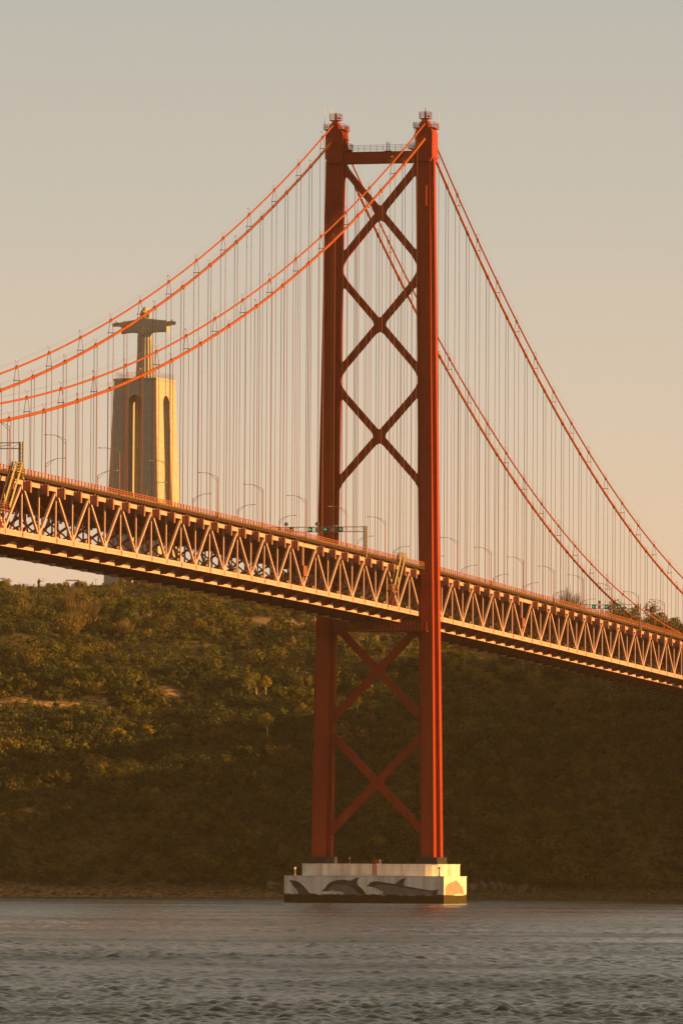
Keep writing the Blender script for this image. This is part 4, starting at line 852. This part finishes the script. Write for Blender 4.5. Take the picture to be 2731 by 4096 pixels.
# statue: built at full size from lofts, fused into one surface
mb = MB()
def ring_e(z, rx, ry, cx=0, cy=0, fl=0.0, n=64, k=15, ph=0): return [(cx + (rx + fl * math.cos(k * a + ph)) * math.cos(a), cy + (ry + fl * math.cos(k * a + ph)) * math.sin(a), z) for a in np.linspace(0, 2 * PI, n, endpoint=False)]
mb.rings([ring_e(-0.5, 3.45, 2.9, fl=0.25), ring_e(3, 3.3, 2.7, fl=0.3), ring_e(9, 3.0, 2.35, fl=0.3), ring_e(15, 2.75, 2.1, fl=0.25), ring_e(18, 2.7, 2.0, fl=0.1), ring_e(20.5, 2.8, 1.9), ring_e(22.6, 2.7, 1.7), ring_e(23.6, 2.0, 1.3), ring_e(24.3, 1.0, 0.95)])
for sg in (1, -1):
    def arm(x, zt, zb, y0, y1): return [(sg * x, y0, zb), (sg * x, y1, zb), (sg * x, y1 * 1.1, (zt + zb) / 2), (sg * x, y1 * 0.8, zt - 0.2), (sg * x, 0, zt), (sg * x, y0 * 0.8, zt - 0.2), (sg * x, y0 * 1.1, (zt + zb) / 2)]
    mb.rings([arm(1.0, 23.7, 18.0, -1.6, 1.5), arm(3.0, 23.4, 18.0, -1.3, 1.3), arm(6.0, 22.95, 18.2, -1.2, 1.2), arm(8.3, 22.7, 18.1, -1.2, 1.2), arm(9.6, 22.6, 17.7, -1.15, 1.15)])
    mb.rings([arm(9.0, 22.4, 20.2, -0.75, 0.75), arm(10.4, 22.35, 20.5, -0.7, 0.7), arm(10.9, 22.25, 20.75, -0.6, 0.6), arm(11.4, 22.3, 20.7, -0.85, 0.5), arm(12.2, 22.2, 20.75, -0.9, 0.4)])
    for k in range(4): mb.tube([(sg * 12.0, -0.75, 21.9 - 0.36 * k), (sg * 12.9, -0.85, 21.9 - 0.36 * k), (sg * (13.55 - 0.2 * abs(k - 1)), -0.9, 21.75 - 0.34 * k)], [0.26, 0.23, 0.15], 8)
    mb.tube([(sg * 11.1, -0.6, 22.1), (sg * 11.8, -1.1, 22.55), (sg * 12.3, -1.2, 22.7)], [0.3, 0.26, 0.18], 8)
# draped fold, hood of hair, head with face and beard
mb.rings([ring_e(17.2, 2.0, 2.35, fl=0.1, k=9), ring_e(18.4, 2.9, 2.25, fl=0.12, k=9), ring_e(19.6, 2.95, 2.1)])
mb.rings([ring_e(23.6, 0.95, 0.9, 0, -0.1), ring_e(24.6, 0.85, 0.85, 0, -0.15)])
mb.sphere((0, -0.15, 26.3), 1.0, 24, 16, (1.12, 1.35, 1.85)); mb.sphere((0, 0.35, 26.0), 1.0, 24, 16, (1.5, 1.3, 2.1)); mb.sphere((0, 0.5, 24.2), 1.0, 20, 12, (1.75, 1.0, 1.5))
mb.sphere((0, -1.2, 24.75), 0.6, 14, 10, (1.0, 0.8, 1.4)); mb.tube([(0, -1.45, 26.7), (0, -1.75, 26.1), (0, -1.6, 25.9)], [0.16, 0.3, 0.2], 8)
for sg in (1, -1):
    mb.sphere((sg * 0.42, -1.38, 26.75), 0.2, 8, 6); mb.tube([(sg * 0.15, -1.5, 27.05), (sg * 0.8, -1.25, 27.05)], 0.16, 6); mb.tube([(sg * 1.35, 0.0, 26.6), (sg * 1.65, -0.1, 25.0), (sg * 1.7, -0.5, 23.4)], [0.5, 0.55, 0.3], 8)
mb.sphere((0.1, -1.75, 21.4), 0.55, 10, 8, (1, 0.6, 1.2))
for k in range(6): mb.tube([(-1.6 + k * 0.7, -1.7 - 0.1 * (k % 2), 18.0), (-1.4 + k * 0.5, -1.8, 20.4), (-0.7 + k * 0.3, -1.5, 22.6)], [0.16, 0.2, 0.1], 6)
st = mb.obj('robed_statue', M['stone'], mon); st.location = (0, 0, Hh)
m = st.modifiers.new('r', 'REMESH'); m.mode = 'VOXEL'; m.voxel_size = 0.16; m.use_smooth_shade = True
bpy.context.view_layer.update(); dg = bpy.context.evaluated_depsgraph_get()
me = bpy.data.meshes.new_from_object(st.evaluated_get(dg)); st.modifiers.clear(); st.data = me

# ------------------------------------------------------------------ hilltop terrace: people, small sculptures, canopy, lamps
def at_top(x, D=2482): d = ray(x, 2356); s_ = float((D * d) @ R_H); return sd(s_, D, float(H(s_, D)) - 0.05), s_
def skin_mesh(name, pts, edges, rad, mat, lvl=1):
    me = bpy.data.meshes.new(name); me.from_pydata(pts, edges, []); o = link(name, me)
    sk = o.modifiers.new('s', 'SKIN'); 
    for i, r in enumerate(rad): me.skin_vertices[0].data[i].radius = (r, r)
    me.skin_vertices[0].data[0].use_root = True
    sb = o.modifiers.new('d', 'SUBSURF'); sb.levels = lvl; sb.render_levels = lvl
    bpy.context.view_layer.update(); dg = bpy.context.evaluated_depsgraph_get()
    m2 = bpy.data.meshes.new_from_object(o.evaluated_get(dg)); m2.name = name; bpy.data.objects.remove(o); m2.materials.clear(); m2.materials.append(mat)
    m2.polygons.foreach_set('use_smooth', [True] * len(m2.polygons)); return m2
J = [(0, 0, .95), (0, 0, 1.2), (0, 0, 1.42), (0, -.01, 1.52), (0, -.03, 1.64), (0, -.02, 1.74), (.18, 0, 1.4), (.24, 0, 1.12), (.25, -.08, .88), (.25, -.12, .78), (-.18, 0, 1.4), (-.24, 0, 1.12), (-.25, -.08, .88), (-.25, -.12, .78),
     (.1, 0, .9), (.11, -.01, .5), (.11, .02, .08), (.12, -.14, .03), (-.1, 0, .9), (-.11, -.01, .5), (-.11, .02, .08), (-.12, -.14, .03)]
EJ = [(0, 1), (1, 2), (2, 3), (3, 4), (4, 5), (2, 6), (6, 7), (7, 8), (8, 9), (2, 10), (10, 11), (11, 12), (12, 13), (0, 14), (14, 15), (15, 16), (16, 17), (0, 18), (18, 19), (19, 20), (20, 21)]
RJ = [.13, .13, .13, .055, .09, .07, .06, .05, .035, .03, .06, .05, .035, .03, .085, .06, .045, .035, .085, .06, .045, .035]
body = skin_mesh('body', J, EJ, RJ, M['skin'])
SH = [0, 1, 2, 6, 7, 10, 11]; shirt_pts = [J[i] for i in SH]; se = [(0, 1), (1, 2), (2, 3), (3, 4), (2, 5), (5, 6)]
TRO = [0, 14, 15, 16, 18, 19, 20]; te = [(0, 1), (1, 2), (2, 3), (0, 4), (4, 5), (5, 6)]
hair = MB(); hair.sphere((0, 0.02, 1.7), 0.11, 8, 6); hair = hair.mesh('hair', M['cloth4'], True)
shirts = [skin_mesh('shirt', shirt_pts, se, [.16, .16, .155, .08, .065, .08, .065], M['cloth%d' % i]) for i in range(4)]
trous = [skin_mesh('trousers', [J[i] for i in TRO], te, [.15, .105, .08, .065, .105, .08, .065], M['cloth%d' % i]) for i in (1, 3, 4)]
cn = ['pale', 'dark navy', 'orange', 'blue']
people = [(80, 1, 0, 'person in a dark top among the people left of the dark statue, farthest left'), (91, 1, 1, 'second person from the left on the hilltop'), (96, 3, 2, 'person in a blue top on the hilltop, beside the second one'), (104, 2, 0, 'person in an orange top left of the hilltop statue'), (111, 1, 1, 'person in a dark top right of the one in orange'), (136, 2, 2, 'person in an orange top close left of the dark statue'), (217, 2, 0, 'person in a bright orange top right of the dark statue'), (266, 0, 1, 'person in a pale top standing under the flat canopy'), (344, 1, 2, 'dark-clothed person right of the round bushes by the canopy'), (361, 1, 0, 'dark-clothed person just left of the pale figure sculpture'), (431, 0, 1, 'person in a pale top before the left foot of the pale pedestal'), (490, 0, 2, 'person in a pale top before the middle of the pale pedestal'), (604, 2, 0, 'person in an orange top right of the pedestal under the deck'), (636, 0, 1, 'pale-topped person left of another under the deck'), (642, 0, 2, 'pale-topped person farthest right under the deck')]
for x, sh, tr, lab in people:
    p, _ = at_top(x, 2470 if x > 400 else 2466); t = tag(empty('person', p, RNG.random() * 6), lab, 'person', 'people on the hilltop terrace')
    link('body', body, t); link('shirt', shirts[sh], t); link('trousers', trous[tr], t); link('hair', hair, t)
def figure(name, x, h, mat, label, arms):
    p, _ = at_top(x); t = tag(empty(name, p), label, 'sculpture'); k = h / 1.75
    pts = [(0, 0, 0), (0, 0, .5), (0, 0, 1.0), (0, 0, 1.35), (0, -.01, 1.5), (0, -.02, 1.64), (0, -.02, 1.74)] + arms
    ed = [(0, 1), (1, 2), (2, 3), (3, 4), (4, 5), (5, 6), (3, 7), (7, 8), (8, 9), (3, 10), (10, 11), (11, 12)]
    me = skin_mesh('figure', [tuple(c * k for c in q) for q in pts], ed, [r * k for r in [.26, .24, .2, .17, .07, .1, .08, .08, .06, .04, .08, .06, .04]], M[mat]); link('figure', me, t)
    mb = MB(); mb.box((-0.5, -0.5, -0.6), (0.5, 0.5, 0.05)); mb.obj('base', M['stone'], t); return t
f1_ = figure('sculpture', 156, 4.1, 'bronze', 'dark robed statue holding a hoop on the hilltop left of the canopy', [(.2, 0, 1.3), (.42, -.1, 1.2), (.62, -.12, 1.28), (-.2, 0, 1.3), (-.28, 0, 1.0), (-.2, -.1, .8)])
mb = MB(); ringp = [(1.5 + 0.55 * math.cos(a), -0.25, 3.35 + 0.6 * math.sin(a)) for a in np.linspace(-2.2, 2.2, 13)]; mb.tube(ringp, 0.06, 6); mb.obj('hoop', M['bronze'], f1_)
figure('sculpture', 370, 3.0, 'grey', 'pale slim statue on the hilltop between the canopy and the pedestal', [(.16, 0, 1.32), (.2, 0, 1.05), (.14, -.1, .9), (-.16, 0, 1.32), (-.2, 0, 1.05), (-.14, -.1, .9)])
p, _ = at_top(290); t = tag(empty('canopy', p, YAW), 'flat pale canopy on thin posts on the hilltop left of the pedestal', 'canopy')
mb = MB(); mb.box((-2.6, -1.6, 3.15), (2.6, 1.6, 3.4)); mb.box((-2.7, -1.7, 3.4), (2.7, 1.7, 3.46)); mb.obj('roof', M['grey'], t)
for a in (-2.3, 2.3):
    for b in (-1.3, 1.3): mb = MB(); mb.tube([(a, b, -0.3), (a, b, 3.16)], 0.08, 6); mb.obj('post', M['grey'], t)
for x, l in ((32, 'double-headed lamp post on the hilltop near the left edge'), (383, 'double-headed lamp post on the hilltop close to the pedestal')):
    p, _ = at_top(x); t = tag(empty('lamp_post', p, YAW), l, 'lamp post')
    mb = MB(); mb.tube([(0, 0, -0.3), (0, 0, 3.6)], 0.07, 6); mb.tube([(-0.45, 0, 3.75), (0, 0, 3.45), (0.45, 0, 3.75)], 0.05, 6); mb.obj('pole', M['dark'], t)
    for a in (-1, 1): mb = MB(); mb.tube([(a * 0.42, 0, 3.7), (a * 0.55, 0, 3.85)], [0.1, 0.2], 8); mb.obj('lamp_head', M['grey'], t)
s0, s1 = at_top(-20, 2464)[1], at_top(640, 2464)[1]
mb = MB(); mb_n = 40
pts = [(sA, float(H(sA, 2464.0))) for sA in np.linspace(s0, s1, mb_n)]
for sA, zA in pts: a = sd(sA, 2464, zA); mb.tube([(a[0], a[1], a[2] - 0.3), (a[0], a[1], a[2] + 1.05)], 0.06, 4)
for k in (0.55, 1.05): mb.tube([sd(a, 2464, b + k) for a, b in pts], 0.05, 4)
tag(mb.obj('terrace_fence', M['trunk_dark']), 'low dark fence along the edge of the hilltop terrace', 'fence')

# ------------------------------------------------------------------ air
hz = MB(); c4 = [sd(-1300, -60), sd(1500, -60), sd(1500, 3600), sd(-1300, 3600)]
hz.hexa([(x, y, -10.5) for x, y, _ in c4] + [(x, y, 236.0) for x, y, _ in c4])
m = bpy.data.materials.new('haze_air'); m.use_nodes = True; nt = m.node_tree; nt.nodes.clear()
out = nt.nodes.new('ShaderNodeOutputMaterial'); pv = nt.nodes.new('ShaderNodeVolumePrincipled'); pv.inputs['Density'].default_value = 2.5e-5; pv.inputs['Color'].default_value = (0.92, 0.74, 0.52, 1); pv.inputs['Anisotropy'].default_value = 0.2
nt.links.new(pv.outputs['Volume'], out.inputs['Volume'])
HAZE = True
if HAZE: tag(hz.obj('haze', m), 'thin warm evening haze over the river', 'haze', None, 'stuff')

# ------------------------------------------------------------------ sun, sky, camera
AZ, EL = math.radians(5), math.radians(11)   # 20 degrees towards +Y from +X
sun_dir = Vector((math.cos(EL) * math.cos(AZ), math.cos(EL) * math.sin(AZ), math.sin(EL)))
sl = bpy.data.lights.new('sun', 'SUN'); sl.energy = 5.0; sl.angle = math.radians(0.5); sl.color = (1.0, 0.50, 0.13)
so = bpy.data.objects.new('sun', sl); COL.objects.link(so); so.rotation_euler = (-sun_dir).to_track_quat('-Z', 'Y').to_euler(); so.location = (400, 0, 400)
w = bpy.data.worlds.new('World'); scene.world = w; w.use_nodes = True; nt = w.node_tree; N = nt.nodes; L = nt.links
bg = N['Background']; sky = N.new('ShaderNodeTexSky'); sky.sky_type = 'NISHITA'; sky.sun_disc = False; sky.sun_elevation = EL; sky.sun_rotation = math.radians(90) - AZ; sky.dust_density = 4.0
tc = N.new('ShaderNodeTexCoord'); sp = N.new('ShaderNodeSeparateXYZ'); L.new(tc.outputs['Generated'], sp.inputs['Vector'])
rp = N.new('ShaderNodeValToRGB'); mr = N.new('ShaderNodeMapRange'); mr.inputs['From Min'].default_value = -0.02; mr.inputs['From Max'].default_value = 1.0; L.new(sp.outputs['Z'], mr.inputs['Value']); L.new(mr.outputs['Result'], rp.inputs['Fac'])
stops = [(0.0, (0.55, 0.352, 0.205)), (0.045, (0.545, 0.366, 0.224)), (0.085, (0.445, 0.367, 0.277)), (0.12, (0.36, 0.334, 0.282)), (0.155, (0.298, 0.300, 0.272)), (0.30, (0.25, 0.222, 0.18)), (0.55, (0.20, 0.15, 0.118)), (1.0, (0.155, 0.125, 0.108))]
stops = [(p_, tuple(x * (0.775 if p_ < 0.2 else 0.70) for x in c)) for p_, c in stops]
el = rp.color_ramp.elements
while len(el) < len(stops): el.new(0.5)
for e, (p_, c) in zip(el, stops): e.position = p_; e.color = (*c, 1)
tn = N.new('ShaderNodeMix'); tn.data_type = 'RGBA'; tn.blend_type = 'MULTIPLY'; tn.inputs['Factor'].default_value = 1.0; tn.inputs['B'].default_value = (0.008, 0.005, 0.0025, 1); L.new(sky.outputs['Color'], tn.inputs['A'])
ad = N.new('ShaderNodeMix'); ad.data_type = 'RGBA'; ad.blend_type = 'ADD'; ad.inputs['Factor'].default_value = 1.0; L.new(rp.outputs['Color'], ad.inputs['A']); L.new(tn.outputs['Result'], ad.inputs['B'])
L.new(ad.outputs['Result'], bg.inputs['Color']); bg.inputs['Strength'].default_value = 1.0
cd = bpy.data.cameras.new('camera'); cd.sensor_fit = 'HORIZONTAL'; cd.sensor_width = 36; cd.lens = 36 * FPX / 2731; cd.clip_start = 1; cd.clip_end = 30000
co = bpy.data.objects.new('camera', cd); COL.objects.link(co)
co.matrix_world = Matrix(((R2[0], U2[0], -F_C[0], CAM[0]), (R2[1], U2[1], -F_C[1], CAM[1]), (R2[2], U2[2], -F_C[2], CAM[2]), (0, 0, 0, 1)))
scene.camera = co
vs_ = scene.view_settings; vs_.view_transform = 'Standard'; vs_.look = 'None'; vs_.exposure = 1.0; vs_.gamma = 1.0; vs_.use_curve_mapping = False
